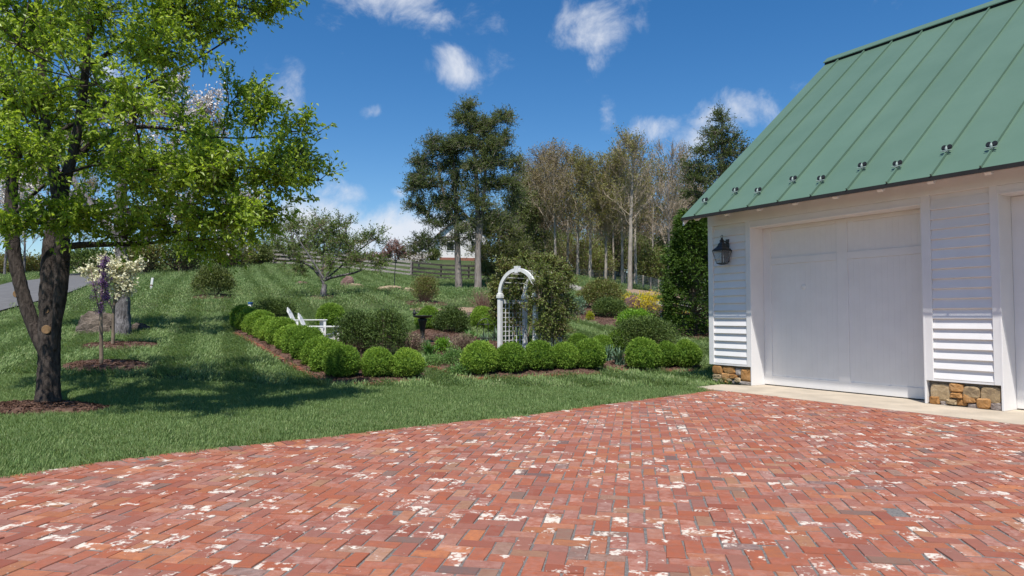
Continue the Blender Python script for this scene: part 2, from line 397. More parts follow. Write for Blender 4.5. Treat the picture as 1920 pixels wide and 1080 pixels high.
M['st_tan'] = rockmat('tan_stone', [(.32, (.19, .14, .09)), (.5, (.38, .275, .155)), (.66, (.52, .41, .27))], 9, .7, .02)
M['st_grey'] = rockmat('grey_stone', [(.32, (.15, .11, .10)), (.5, (.28, .23, .20)), (.66, (.42, .37, .33))], 9, .7, .02)
# standing seam roof paint
m, t, b, o = mat('green_metal_roof'); M['roof'] = m
n = noise(t, 1.1, 4); n2 = noise(t, 40, 3)
LKc = ramp(t, [(.3, (.084, .145, .100)), (.7, (.097, .162, .114))], n.outputs[0]); oi = N(t, 'ShaderNodeObjectInfo')
rv = N(t, 'ShaderNodeHueSaturation'); t.links.new(LKc.outputs[0], rv.inputs['Color']); t.links.new(math_(t, 'ADD', .96, math_(t, 'MULTIPLY', oi.outputs['Random'], .08)), rv.inputs['Value']); t.links.new(rv.outputs[0], b.inputs['Base Color'])
b.inputs['Roughness'].default_value = .42; b.inputs['Specular IOR Level'].default_value = .45; bump(t, b, n.outputs[0], .3, .03)
# old brick with remains of white paint
m, t, b, o = mat('old_painted_brick'); M['brick'] = m
a1 = N(t, 'ShaderNodeAttribute', attribute_name='b1').outputs['Fac']; a2 = N(t, 'ShaderNodeAttribute', attribute_name='b2').outputs['Fac']; a3 = N(t, 'ShaderNodeAttribute', attribute_name='b3').outputs['Fac']
gp = N(t, 'ShaderNodeNewGeometry').outputs['Position']
cmb = N(t, 'ShaderNodeCombineXYZ'); t.links.new(math_(t, 'MULTIPLY', a1, 37.0), cmb.inputs[0]); t.links.new(math_(t, 'MULTIPLY', a2, 53.0), cmb.inputs[1]); t.links.new(math_(t, 'MULTIPLY', a3, 29.0), cmb.inputs[2])
va = N(t, 'ShaderNodeVectorMath', operation='ADD'); t.links.new(gp, va.inputs[0]); t.links.new(cmb.outputs[0], va.inputs[1])
base = ramp(t, [(0, (.10, .075, .078)), (.02, (.16, .11, .09)), (.06, (.31, .16, .085)), (.12, (.32, .11, .045)), (.3, (.29, .075, .036)), (.5, (.315, .092, .045)), (.64, (.215, .056, .034)), (.78, (.27, .10, .07)), (.9, (.225, .10, .08)), (1, (.42, .15, .06))], a1)
ng = noise(t, 22, 8, .72, va.outputs[0]); nf = noise(t, 130, 4, .6, va.outputs[0])
ngr = ramp(t, [(.35, 0.0), (.75, .85)], ng.outputs[0])
shade = mixc(t, ngr.outputs[0], base.outputs[0], (.20, .085, .06))
# pale lime bloom worn unevenly over each brick
nb = noise(t, 15, 6, .7, va.outputs[0], .5)
blo = ramp(t, [(.36, 0.0), (.74, 1.0)], nb.outputs[0])
blf = math_(t, 'MULTIPLY', blo.outputs[0], math_(t, 'MULTIPLY', math_(t, 'POWER', a3, 1.7), .55))
shade = mixc(t, blf, shade, (.52, .36, .31))
np1 = noise(t, 11, 6, .55, va.outputs[0], .35); np2 = noise(t, 75, 4, .6, va.outputs[0])
np3 = noise(t, 38, 4, .55, va.outputs[0], .3)
pf = math_(t, 'ADD', math_(t, 'ADD', math_(t, 'MULTIPLY', np1.outputs[0], .60), math_(t, 'MULTIPLY', np3.outputs[0], .30)), math_(t, 'MULTIPLY', np2.outputs[0], .10))
thr = math_(t, 'SUBTRACT', .652, math_(t, 'MULTIPLY', math_(t, 'POWER', a2, 2.2), .165))
pd = math_(t, 'MULTIPLY', math_(t, 'SUBTRACT', pf, thr), 17.0)
pc = N(t, 'ShaderNodeClamp'); t.links.new(pd, pc.inputs[0])
paint = mixc(t, nf.outputs[0], (.68, .62, .54), (.50, .44, .37))
wear = ramp(t, [(.3, .75), (.55, 1.0)], np2.outputs[0])
fin = mixc(t, math_(t, 'MULTIPLY', pc.outputs[0], wear.outputs[0]), shade, paint)
t.links.new(fin, b.inputs['Base Color']); b.inputs['Roughness'].default_value = .85; b.inputs['Specular IOR Level'].default_value = .25
bh = math_(t, 'ADD', math_(t, 'MULTIPLY', ng.outputs[0], .5), math_(t, 'MULTIPLY', nf.outputs[0], .5)); bump(t, b, bh, .55, .006)
M['joint'] = simple('joint_sand', (.19, .175, .165), (.085, .08, .076), 60, .95, .7, detail=8)
# lawn soil under the blades
m, t, b, o = mat('lawn_ground'); M['lawn'] = m
n = noise(t, .22, 5, .6); n2 = noise(t, 26, 6, .7); n3 = noise(t, 2.1, 4)
c = mixc(t, n2.outputs[0], (.022, .036, .012), (.075, .105, .035))
f3 = ramp(t, [(.50, 0.0), (.72, 1.0)], n.outputs[0]); c = mixc(t, math_(t, 'MULTIPLY', f3.outputs[0], .5), c, (.13, .145, .06))
t.links.new(c, b.inputs['Base Color']); b.inputs['Roughness'].default_value = .95; b.inputs['Specular IOR Level'].default_value = .15; bump(t, b, n2.outputs[0], .8, .05)

# ------------------------------------------------------------------ terrain
CP = [(90, 762, 10.3), (640, 716, 13.9), (770, 712, 14.2), (900, 708, 14.6), (1105, 698, 15.6), (1206, 696, 16), (1290, 694, 16.5), (455, 615, 21.9), (530, 655, 17.2),
      (190, 686, 14), (211, 648, 17.5), (230, 628, 20), (283, 541, 33), (0, 607, 22), (0, 530, 37), (145, 520, 47), (-200, 560, 28), (-150, 640, 18), (65, 575, 26),
      (400, 553, 30), (605, 557, 30), (797, 567, 27), (740, 541, 34), (862, 546, 45), (897, 550, 44), (822, 524, 58), (540, 498, 58), (680, 508, 58), (940, 527, 56),
      (300, 500, 55), (400, 497, 58), (620, 492, 85), (760, 486, 88), (860, 489, 95), (600, 490, 115), (1070, 517, 52), (1085, 542, 43), (1120, 529, 60), (1245, 554, 50),
      (1200, 560, 44), (1128, 582, 29), (1215, 592, 27), (1205, 662, 19), (1295, 622, 22), (1320, 640, 18.5), (1320, 560, 45), (1420, 600, 30), (1600, 585, 40),
      (1100, 505, 75), (1240, 520, 85), (1500, 560, 80), (20, 519, 60), (-300, 540, 60), (100, 512, 90), (300, 497, 100), (1000, 500, 100), (1800, 580, 90),
      (968, 660, 17.5), (560, 590, 24), (700, 580, 25), (1050, 600, 26), (350, 580, 26), (480, 560, 30)]
cp = np.array([P(*a) for a in CP])
flat = np.array([(x, y, 0.0) for x in (-14, -9, -4, 0, 4, 9, 16) for y in (-30, -14, -5, 1, 5)] + [(-5.5, 8.5, 0), (-4, 11, 0), (-1, 12.5, 0), (-8, 10, .02), (2, 12, 0), (4, 14, 0), (6, 12, 0), (9, 9, 0), (12, 14, 0), (9, 18, .1), (18, 10, 0), (-12, 12, .2), (-22, 10, .3), (-30, -5, 0), (30, -5, 0), (30, 20, .3)])
cp = np.concatenate([cp, flat])
def _k(r2): return .5 * r2 * np.log(r2 + 1e-9)
_n = len(cp); _A = np.zeros((_n + 3, _n + 3)); _d2 = ((cp[:, None, :2] - cp[None, :, :2]) ** 2).sum(-1)
_A[:_n, :_n] = _k(_d2) + np.eye(_n) * 6.0; _A[:_n, _n] = 1; _A[:_n, _n + 1:] = cp[:, :2]; _A[_n:, :_n] = _A[:_n, _n:].T
_w = np.linalg.solve(_A, np.concatenate([cp[:, 2], np.zeros(3)]))
# edge of the brick court
EDGE_PX = [(0, 894), (117, 877), (217, 862), (322, 848), (480, 833), (674, 812), (802, 796), (960, 782), (1100, 763), (1220, 747), (1345, 731)]
def ground0(px, py, z=0.0):
    r = ray(px, py); s = (z - CAMZ) / r[2]; return np.array([r[0] * s, r[1] * s])
edge = [ground0(*p) for p in EDGE_PX]
e0 = edge[0]; dv0 = nrm((edge[0] - edge[2])[None])[0]
edge = [e0 + dv0 * 9 + np.array([-.2, -4.6]), e0 + dv0 * 5 + np.array([-.1, -1.5]), e0 + dv0 * 2.2 + np.array([0, -.3])] + edge
def smooth_line(p, step=.1):
    p = np.array(p); s = np.concatenate([[0], np.cumsum(np.linalg.norm(np.diff(p, axis=0), axis=1))])
    q = np.arange(0, s[-1], step); out = np.stack([np.interp(q, s, p[:, i]) for i in range(p.shape[1])], 1)
    k = 11; pad = np.concatenate([np.repeat(out[:1], k // 2, 0), out, np.repeat(out[-1:], k // 2, 0)])
    return np.stack([np.convolve(pad[:, i], np.ones(k) / k, 'valid') for i in range(p.shape[1])], 1)
edge = smooth_line(edge)
def WL(x, y, z=0.0):                            # garage coordinates to the world
    q = XL * x + NL * (DW + y); return np.array([q[0], q[1], z])
AP_Y = -1.16                                    # front edge of the concrete apron, in garage coordinates
ap0, ap1 = WL(-9.25, AP_Y + .12)[:2], WL(1.5, AP_Y)[:2]
court = np.concatenate([edge, [ap0], [ap1], [np.array([12.0, -9])], [np.array([-14.0, -9])]])
def inpoly(poly, Q):
    poly = np.asarray(poly); x, y = Q[:, 0], Q[:, 1]; c = np.zeros(len(Q), bool); j = len(poly) - 1
    for i in range(len(poly)):
        xi, yi = poly[i]; xj, yj = poly[j]
        c ^= ((yi > y) != (yj > y)) & (x < (xj - xi) * (y - yi) / (yj - yi + 1e-12) + xi); j = i
    return c
def dist_line(poly, Q, closed=True):
    poly = np.asarray(poly); d = np.full(len(Q), 1e9)
    for i in range(len(poly) - (0 if closed else 1)):
        a = poly[i]; b_ = poly[(i + 1) % len(poly)]; ab = b_ - a
        t_ = np.clip(((Q - a) @ ab) / (ab @ ab + 1e-12), 0, 1); d = np.minimum(d, np.linalg.norm(Q - (a + t_[:, None] * ab), axis=1))
    return d
keep_flat = np.concatenate([edge[::6], [WL(-9.9, 0)[:2], WL(-9.9, 9)[:2], WL(2, 9)[:2], np.array([14.0, -9]), np.array([-14.0, -9])]])
def GZ(Q):
    Q = np.atleast_2d(np.asarray(Q, float))[:, :2]
    C = np.stack([np.clip(Q[:, 0], -45, 45), np.clip(Q[:, 1], -20, 115)], 1)
    z = _w[_n] + C @ _w[_n + 1:]
    for s in range(0, len(C), 20000):
        c_ = C[s:s + 20000]; z[s:s + 20000] += _k(((c_[:, None] - cp[None, :, :2]) ** 2).sum(-1)) @ _w[:_n]
    d = np.where(inpoly(keep_flat, Q), 0, dist_line(keep_flat, Q)); s = np.clip(d / 3.0, 0, 1); s = s * s * (3 - 2 * s)
    return z * s - .03
def gz(x, y): return float(GZ([(x, y)])[0])
def G(px, D):                                   # ground point under an image column, D metres ahead
    x = (px - W_ / 2) / FOC * D * 1.0
    for _ in range(3):
        z = gz(x, D); yc = D * cos(PITCH) + (z - CAMZ) * sin(PITCH); x = (px - W_ / 2) / FOC * yc
    return np.array([x, D, gz(x, D)])
def hit(px, py):                                # where the line of sight meets the ground
    r = ray(px, py); t_ = np.concatenate([np.arange(3, 40, .15), np.arange(40, 150, .6)]); pts = np.outer(t_, r); pts[:, 2] += CAMZ
    z = GZ(pts); k = np.argmax(pts[:, 2] < z)
    return np.array([pts[k, 0], pts[k, 1], z[k]])
def axis(a0, a1, st, far):
    c = np.arange(a0, a1 + 1e-6, st); g_ = st; hi = []; v = a1
    while v < far: g_ *= 1.35; v += g_; hi.append(v)
    lo = []; g_ = st; v = a0
    while v > -far: g_ *= 1.35; v -= g_; lo.append(v)
    return np.concatenate([lo[::-1], c, hi])
xs = axis(-45, 40, .5, 900); ys = axis(-10, 110, .5, 1400)
gx, gy = np.meshgrid(xs, ys); Q = np.stack([gx.ravel(), gy.ravel()], 1)
zz = GZ(Q); nx, ny = len(xs), len(ys)
i = np.arange(ny - 1)[:, None] * nx + np.arange(nx - 1)[None]
F = np.stack([i, i + 1, i + nx + 1, i + nx], -1).reshape(-1, 4)
tag(put('lawn', mesh('lawn', np.column_stack([Q, zz]), F, M['lawn'], smooth=True)), 'wide green lawn rising to the fence', kind='structure')

def strip(name, line, w, m, off=.04, label=None):
    line = smooth_line(line, .4); T = nrm(np.gradient(line, axis=0)); S = np.stack([-T[:, 1], T[:, 0]], 1)
    w = np.broadcast_to(w, len(line)); k = np.linspace(-.5, .5, 7)
    V = (line[:, None] + S[:, None] * (k[None, :, None] * w[:, None, None])).reshape(-1, 2)
    z = GZ(V) + off; n_ = len(line); i = np.arange(n_ - 1)[:, None] * 7 + np.arange(6)[None]
    F = np.stack([i, i + 1, i + 8, i + 7], -1).reshape(-1, 4)
    return tag(put(name, mesh(name, np.column_stack([V, z]), F, m, smooth=True)), label, kind='structure')
road_l = [hit(-330, 632)[:2], hit(-120, 585)[:2], hit(15, 558)[:2], hit(75, 540)[:2], hit(125, 524)[:2], hit(165, 512)[:2]]
strip('driveway_road', road_l, 3.9, M['asphalt'], .05, 'grey asphalt drive climbing the slope at the left')
road_r = [G(1010, 50)[:2], G(1085, 44)[:2], G(1150, 41)[:2], G(1230, 37)[:2], G(1300, 34)[:2], G(1420, 32)[:2]]
strip('gravel_path', road_r, 2.4, M['gravel'], .05, 'grey gravel path below the bare trees')

# ------------------------------------------------------------------ brick court
g = rng(11)
BL_, BW_, GAP = .202, .0955, .0095
U_ = BW_ + GAP
ang = AZ - pi / 2 + radians(45) + radians(3.5)
ca, sa = cos(ang), sin(ang)
rows = []
for a in range(-150, 150):
    for k in range(-60, 60):
        # herringbone: one flat and one upright brick per step
        ox = (a + 4 * k) * U_; oy = a * U_
        for up in (0, 1):
            bx, by, lx, ly = (ox, oy, 2 * U_, U_) if not up else (ox - U_, oy, U_, 2 * U_)
            cx, cy = bx + lx / 2, by + ly / 2
            rows.append((cx, cy, lx - GAP, ly - GAP))
R_ = np.array(rows)
Cw = np.stack([R_[:, 0] * ca - R_[:, 1] * sa + 1.0, R_[:, 0] * sa + R_[:, 1] * ca + 6.0], 1)
nd = nrm(np.gradient(edge, axis=0)); nin = np.stack([nd[:, 1], -nd[:, 0]], 1)      # towards the court
inner = edge + nin * (BL_ + .006)
court_in = np.concatenate([inner, [ap0 + (ap0 - ap0)], [ap1], [np.array([12.0, -9])], [np.array([-14.0, -9])]])
inview = (Cw[:, 1] > 1.9) & (np.abs(Cw[:, 0]) < Cw[:, 1] * .78 + 2.2) & (Cw[:, 1] < 16)
Cw = Cw[inview]; R_ = R_[inview]
d_in = np.where(inpoly(court_in, Cw), 1, -1) * dist_line(court_in, Cw)
ok = d_in > -.09; Cw = Cw[ok]; R_ = R_[ok]; d_in = d_in[ok]
apn = nrm((ap1 - ap0)[None])[0]; apn = np.array([-apn[1], apn[0]])                   # pointing to the garage
if apn @ NL[:2] < 0: apn = -apn
def clip(poly, p, n_):                           # keep the side where (q - p).n <= 0
    out = []
    for i in range(len(poly)):
        a, b_ = poly[i], poly[(i + 1) % len(poly)]; da, db = (a - p) @ n_, (b_ - p) @ n_
        if da <= 0: out.append(a)
        if (da <= 0) != (db <= 0): out.append(a + (b_ - a) * (da / (da - db)))
    return out
bricks = []
for q in range(len(Cw)):
    c_ = Cw[q]; hx, hy = R_[q, 2] / 2, R_[q, 3] / 2
    da = g.normal(0, .008); a_ = ang + da; c2, s2 = cos(a_), sin(a_)
    pts = [np.array([c_[0] + sx * hx * c2 - sy * hy * s2, c_[1] + sx * hx * s2 + sy * hy * c2]) + g.normal(0, .0032, 2) for sx, sy in ((-1, -1), (1, -1), (1, 1), (-1, 1))]
    if d_in[q] < .14:
        k = np.argmin(((inner - c_) ** 2).sum(1))
        if np.linalg.norm(inner[k] - c_) < .3: pts = clip(pts, inner[k], -nin[k])
        if len(pts) > 2 and (c_ - ap0) @ apn > -.3: pts = clip(pts, ap0 - apn * .008, apn)
    if len(pts) < 3: continue
    pa = np.array(pts); ar = .5 * abs(np.dot(pa[:, 0], np.roll(pa[:, 1], -1)) - np.dot(pa[:, 1], np.roll(pa[:, 0], -1)))
    if ar < .0025: continue
    bricks.append((pa, g.normal(0, .0018), g.normal(0, .006, 2)))
s_ = np.concatenate([[0], np.cumsum(np.linalg.norm(np.diff(edge, axis=0), axis=1))])
for s0 in np.arange(3.5, s_[-1] - .05, BW_ + GAP):   # header course along the lawn
    p = np.array([np.interp(s0 + BW_ / 2, s_, edge[:, i]) for i in (0, 1)]); k = min(int((s0 + BW_ / 2) / .1), len(nd) - 1)
    T_, N_ = nd[k], nin[k]; p = p + N_ * BL_ / 2
    bricks.append((np.array([p - T_ * BW_ / 2 - N_ * BL_ / 2, p - T_ * BW_ / 2 + N_ * BL_ / 2, p + T_ * BW_ / 2 + N_ * BL_ / 2, p + T_ * BW_ / 2 - N_ * BL_ / 2])[::-1] + g.normal(0, .002, (4, 2)), g.normal(0, .0025), g.normal(0, .006, 2)))
def brick_geo(pa, dz, tilt):
    n_ = len(pa); c_ = pa.mean(0)
    ar = np.dot(pa[:, 0], np.roll(pa[:, 1], -1)) - np.dot(pa[:, 1], np.roll(pa[:, 0], -1))
    if ar < 0: pa = pa[::-1]
    top = c_ + (pa - c_) * (1 - .005 / np.maximum(np.linalg.norm(pa - c_, axis=1, keepdims=True), .02))
    zt = dz + (top - c_) @ tilt
    V = np.concatenate([np.column_stack([pa, np.full(n_, -.045)]), np.column_stack([pa, zt - .005]), np.column_stack([top, zt])])
    F = [tuple(range(2 * n_, 3 * n_))] + [(r * n_ + i, r * n_ + (i + 1) % n_, (r + 1) * n_ + (i + 1) % n_, (r + 1) * n_ + i) for r in (0, 1) for i in range(n_)]
    return V, F, c_
pav = tag(put('brick_pavement', None), 'herringbone court of old paint-flecked red bricks', kind='structure')
def screen_area(pa):
    d = pa.mean(0); return 1.0 / (d[1] ** 3) if abs(d[0]) < d[1] * .72 and d[1] > 3.45 else 0
order = sorted(range(len(bricks)), key=lambda q: -screen_area(bricks[q][0]))
single = set(order[:300]); SV, SF, S1, S2, S3 = [], [], [], [], []; nv = 0
for q, (pa, dz, tl) in enumerate(bricks):
    V, F, c_ = brick_geo(pa, dz, tl); b1, b2, b3 = g.random(3)
    if q in single:
        o = put('brick', mesh('brick', V - np.array([c_[0], c_[1], 0]), F, M['brick'], None, False, {'b1': np.full(len(V), b1), 'b2': np.full(len(V), b2), 'b3': np.full(len(V), b3)}), pav, (c_[0], c_[1], 0))
    else:
        SV.append(V); SF.extend([tuple(i + nv for i in f) for f in F]); nv += len(V)
        S1.append(np.full(len(V), b1)); S2.append(np.full(len(V), b2)); S3.append(np.full(len(V), b3))
o = put('brick', mesh('brick_field', np.concatenate(SV), SF, M['brick'], None, False, {'b1': np.concatenate(S1), 'b2': np.concatenate(S2), 'b3': np.concatenate(S3)}), pav); tag(o, kind='stuff')
cv = np.concatenate([court, [court[0]]])
put('joint_bed', mesh('joint_bed', np.column_stack([court, np.full(len(court), -.0055)]), [tuple(range(len(court)))[::-1]], M['joint']), pav)

# ------------------------------------------------------------------ garage (local x along the wall, y into the building)
GA = dict(xc=-9.893, xol=-8.861, xor=-5.693, xpr=-4.666, xo2=-1.5, xe=-.47, zwb=.368, zhd=2.995, ze=3.256, o=.597, yr=4.257, zr=7.351, rec=.333)
gar = thing('garage', 'white clapboard garage with green metal roof and fieldstone base', 'garage', WL(0, 0), AZ - pi / 2)
xc, xol, xor_, xpr, xo2, xe = GA['xc'], GA['xol'], GA['xor'], GA['xpr'], GA['xo2'], GA['xe']
zwb, zhd, rec = GA['zwb'], GA['zhd'], GA['rec']
YB = 2 * GA['yr']
slope = (GA['zr'] - GA['ze']) / (GA['yr'] + GA['o'])
zpl = GA['ze'] + slope * GA['o'] - .12           # roof underside at the wall face
w = MB()
piers = [(xc, xol), (xor_, xpr), (xo2, xe)]
for a, b_ in piers: w.box(a + .02, b_ - .02, .03, rec + .25, zwb + .005, zhd)
w.box(xc + .02, xe - .02, .03, rec + .25, zhd, zpl - .05)
w.box(xc + .02, xc + .2, rec + .25, YB - .2, 0, zpl - .05); w.box(xe - .2, xe - .02, rec + .25, YB - .2, 0, zpl - .05); w.box(xc + .02, xe - .02, YB - .2, YB, 0, zpl - .05)
for xx in (xc + .02, xe - .2):
    w.prism([(.03, zpl - .05), (YB, zpl - .05), (GA['yr'], GA['zr'] - .25)], 'x', xx, xx + .18)
wall = put('wall', w.me('wall', M['white']), gar)
# clapboards, corner boards, frieze
def board_me(L):
    p = [(0, 0), (-.036, 0), (-.040, .006), (-.006, .150), (0, .150)]
    return MB().prism(p, 'x', 0, L).me('siding_board', M['white'])
for pi_, (a, b_) in enumerate(piers):
    l, r = a + .125, b_ - .105
    bm_ = board_me(r - l); z = zwb + .012; k = 0
    while z + .146 < zhd - .02 + .16:
        if z < 3.02: put('siding_board', bm_, wall, (l, .029, z))
        z += .1463
    for x0, x1 in ((a, l - .002), (r + .002, b_)):
        c_ = MB().box(x0, x1, -.018, .03, zwb - .02, 3.2, 0, .004); put('corner_board', c_.me('corner_board', M['white']), wall)
    s_b = MB().box(l - .002, r + .002, -.0105, .03, zwb - .02, zwb + .008); put('skirt_board', s_b.me('skirt_board', M['white']), wall)
fz = MB().box(xc + .0, xe, -.022, .0285, 3.09, 3.38, 0, .004); put('frieze_board', fz.me('frieze_board', M['white']), wall)
for a, b_ in ((xol, xor_), (xpr, xo2)):
    hd = MB().box(a - .0, b_ + .0, -.016, .0285, zhd, 3.088, 0, .003)
    put('head_casing', hd.me('head_casing', M['white']), wall)
    for x0, x1 in ((a - .018, a + .012), (b_ - .012, b_ + .018)):
        put('jamb', MB().box(x0, x1, -.02, rec + .06, 0.005, zhd, 0, .004).me('jamb', M['white']), wall)
    put('head_jamb', MB().box(a + .012, b_ - .012, -.02, rec + .06, zhd - .028, zhd - .001, 0, .003).me('head_jamb', M['white']), wall)
# overhead doors
for (a, b_) in ((xol + .014, xor_ - .014), (xpr + .014, xo2 - .014)):
    dm = MB().box(a, b_, rec + .035, rec + .08, .02, zhd - .03)
    door = put('garage_door', dm.me('garage_door', M['white']), gar)
    put('door_seal', MB().box(a, b_, rec + .01, rec + .06, .004, .019).me('door_seal', M['dark']), door)
    w_ = b_ - a; xm = a + w_ * .512
    sx = [(a, a + .17), (xm - .085, xm + .115), (b_ - .15, b_)]
    zr_ = [(.02, .19), (2.265, 2.39), (zhd - .10, zhd - .03)]
    for x0, x1 in sx:
        put('stile', MB().box(x0, x1, rec + .008, rec + .035, .021, zhd - .031, 0, .003).me('stile', M['white']), door)
    cols = [(sx[0][1], sx[1][0]), (sx[1][1], sx[2][0])]
    for x0, x1 in cols:
        for z0, z1 in zr_:
            put('rail', MB().box(x0 + .0005, x1 - .0005, rec + .0085, rec + .035, z0 + .001, z1, 0, .003).me('rail', M['white']), door)
        for z0, z1 in ((zr_[0][1], zr_[1][0]), (zr_[1][1], zr_[2][0])):
            nb_ = 13; bw = (x1 - x0) / nb_; bm_ = MB().box(.0002, bw - .0002, 0, .012, 0, z1 - z0 - .002, 0, .0007).me('panel_board', M['white'])
            for k in range(nb_): put('panel_board', bm_, door, (x0 + k * bw, rec + .023, z0 + .001))
    for zj in (.78, 1.53):
        put('section_joint', MB().box(a + .001, b_ - .001, rec + .0072, rec + .0082, zj, zj + .004).me('section_joint', M['mortar']), door) if False else None
    lk = MB().lathe([(.0, -.01), (.05, -.01), (.05, .002), (.044, .0055), (.0, .006)], 24)
    lo_ = put('lock_plate', lk.me('lock_plate', M['white'], True), door, (a + .86, rec + .024, 1.83)); lo_.rotation_euler = (pi / 2, 0, 0)
# fieldstone base
def stone_me(g, poly, depth, mt):
    """poly (n,2) in wall x,z; domed front towards -y"""
    c_ = poly.mean(0); n_ = len(poly); V = []; F = []
    rings = [(1.0, 0.0), (.99, -.62), (.93, -.9), (.7, -1.0)]
    for s0, dd in rings:
        for i in range(n_):
            q = c_ + (poly[i] - c_) * s0; V.append((q[0], depth * dd * (1 + g.normal(0, .06)), q[1]))
    V.append((c_[0], -depth * 1.03, c_[1]))
    for r in range(len(rings) - 1):
        for i in range(n_): F.append((r * n_ + i, (r + 1) * n_ + i, (r + 1) * n_ + (i + 1) % n_, r * n_ + (i + 1) % n_)[::-1])
    k = (len(rings) - 1) * n_
    for i in range(n_): F.append((k + i, len(V) - 1, k + (i + 1) % n_)[::-1])
    F.append(tuple(range(n_))[::-1])
    return mesh('stone', V, F, mt, None, False)
L_ST = (100, 340, 188, 326, [(100, 161, 190, 262, 0), (163, 243, 193, 251, 0), (244, 276, 205, 257, 2), (276, 340, 203, 297, 0), (103, 156, 263, 299, 1), (157, 208, 246, 309, 0), (207, 252, 256, 285, 0),
      (240, 274, 277, 312, 1), (103, 139, 303, 326, 2), (139, 165, 300, 326, 1), (176, 204, 308, 326, 0), (193, 224, 287, 310, 1), (222, 243, 295, 326, 2), (262, 340, 299, 326, 2)])
R_ST = (1367, 1801, 285, 472, [(1367, 1497, 300, 440, 1), (1492, 1578, 288, 361, 0), (1494, 1572, 362, 409, 0), (1578, 1676, 300, 402, 1), (1572, 1650, 358, 437, 0), (1680, 1800, 300, 414, 1), (1652, 1738, 388, 466, 0),
      (1733, 1801, 414, 474, 2), (1367, 1430, 408, 472, 0), (1470, 1538, 420, 458, 1), (1532, 1592, 412, 462, 0), (1600, 1684, 436, 474, 2), (1432, 1475, 440, 472, 2)])
g = rng(21)
for pi_, ((a, b_), ST) in enumerate(zip(piers, (L_ST, R_ST, R_ST))):
    cor = MB().box(a + .045, b_ - .02, .06, rec + .25, -.02, zwb - .02)
    sb = put('stone_base', cor.me('stone_base', M['mortar']), gar)
    u0, u1, v0, v1, lst = ST
    for (sx0, sx1, sy0, sy1, ci) in lst:
        fx = lambda u: a + .05 + (u - u0) / (u1 - u0) * (b_ - a - .075)
        fz_ = lambda v: (zwb - .025) * (1 - (v - v0) / (v1 - v0))
        cx, cz = (fx(sx0) + fx(sx1)) / 2, (fz_(sy0) + fz_(sy1)) / 2; hx, hz = abs(fx(sx1) - fx(sx0)) / 2 * 1.03, abs(fz_(sy0) - fz_(sy1)) / 2 * 1.03
        n_ = 11; th = np.linspace(0, 2 * pi, n_, endpoint=False) + g.uniform(0, .4); e_ = g.uniform(.28, .5)
        rr = 1 + snoise(g, np.stack([np.cos(th), np.sin(th), 0 * th], 1), 2.4) * .17
        pol = np.stack([cx + hx * np.sign(np.cos(th)) * np.abs(np.cos(th)) ** e_ * rr, cz + hz * np.sign(np.sin(th)) * np.abs(np.sin(th)) ** e_ * rr], 1)
        pol[:, 1] = np.clip(pol[:, 1], -.015, zwb - .024); pol[:, 0] = np.clip(pol[:, 0], a + .02, b_ - .019)
        put('stone', stone_me(g, pol, g.uniform(.045, .075), M[('st_orange', 'st_tan', 'st_grey')[ci]]), sb, (0, .0605, 0))
# roof
roof = put('roof', None, gar)
XR0, XR1 = GA['xs'] - .34 if 'xs' in GA else -9.678 - .36, 1.2
o_, ze, yr, zr = GA['o'], GA['ze'], GA['yr'], GA['zr']
un = np.array([-slope, 1.0]) / sqrt(1 + slope * slope)        # outward normal (y, z) of the front slope
tdir = np.array([1.0, slope]) / sqrt(1 + slope * slope); LS = (yr + o_) * sqrt(1 + slope * slope)
XS0, DS = -9.678, .6354
seams = [XS0 + k * DS for k in range(int((XR1 - XS0) / DS) + 1)]
bx_ = [XR0] + seams + [XR1]
for k in range(len(bx_) - 1):
    x0, x1 = bx_[k] + .001, bx_[k + 1] - .001
    for sgn in (0, 1):
        yy = (lambda y: y) if not sgn else (lambda y: 2 * yr - y)
        pol = [(yy(-o_), ze), (yy(yr), zr), (yy(yr), zr - .035), (yy(-o_ + .01), ze - .03)]
        put('roof_panel', MB().prism(pol, 'x', x0, x1).me('roof_panel', M['roof']), roof)
for x in seams:
    for sgn in (0, 1):
        yy = (lambda y: y) if not sgn else (lambda y: 2 * yr - y)
        a = np.array([-o_ - .004, ze]); b_ = np.array([yr, zr]); h = un * .036
        pol = [(yy(a[0]), a[1]), (yy(a[0] + h[0]), a[1] + h[1]), (yy(b_[0] + h[0]), b_[1] + h[1]), (yy(b_[0]), b_[1])]
        put('standing_seam', MB().prism(pol, 'x', x - .011, x + .011).me('standing_seam', M['roof']), roof)
cap = MB()
cap.prism([(yr - .17, zr - .17 * slope + .085), (yr, zr + .085), (yr + .17, zr - .17 * slope + .085), (yr + .17, zr - .17 * slope + .065), (yr, zr + .065), (yr - .17, zr - .17 * slope + .065)], 'x', XR0 - .02, XR1)
put('ridge_cap', cap.me('ridge_cap', M['roof']), roof)
vt = MB().prism([(yr - .14, zr - .14 * slope + .002), (yr, zr + .002), (yr + .14, zr - .14 * slope + .002), (yr + .14, zr - .14 * slope + .063), (yr, zr + .063), (yr - .14, zr - .14 * slope + .063)], 'x', XR0, XR1 - .02)
put('ridge_vent', vt.me('ridge_vent', M['dark']), roof)
put('drip_edge', MB().prism([(-o_ - .012, ze - .003), (-o_ - .004, ze - .003), (-o_ - .004, ze - .062), (-o_ - .012, ze - .062)], 'x', XR0, XR1).me('drip_edge', M['dark']), roof)  # near-black instead of dark green: the eave shadow is put into the colour
rk = MB()
for sgn in (0, 1):
    yy = (lambda y: y) if not sgn else (lambda y: 2 * yr - y)
    rk.prism([(yy(-o_ + .03), ze - .03), (yy(yr), zr - .04), (yy(yr), zr - .24), (yy(-o_ + .03), ze - .16)], 'x', XR0 + .008, XR0 + .035)
put('rake_board', rk.me('rake_board', M['white']), roof)
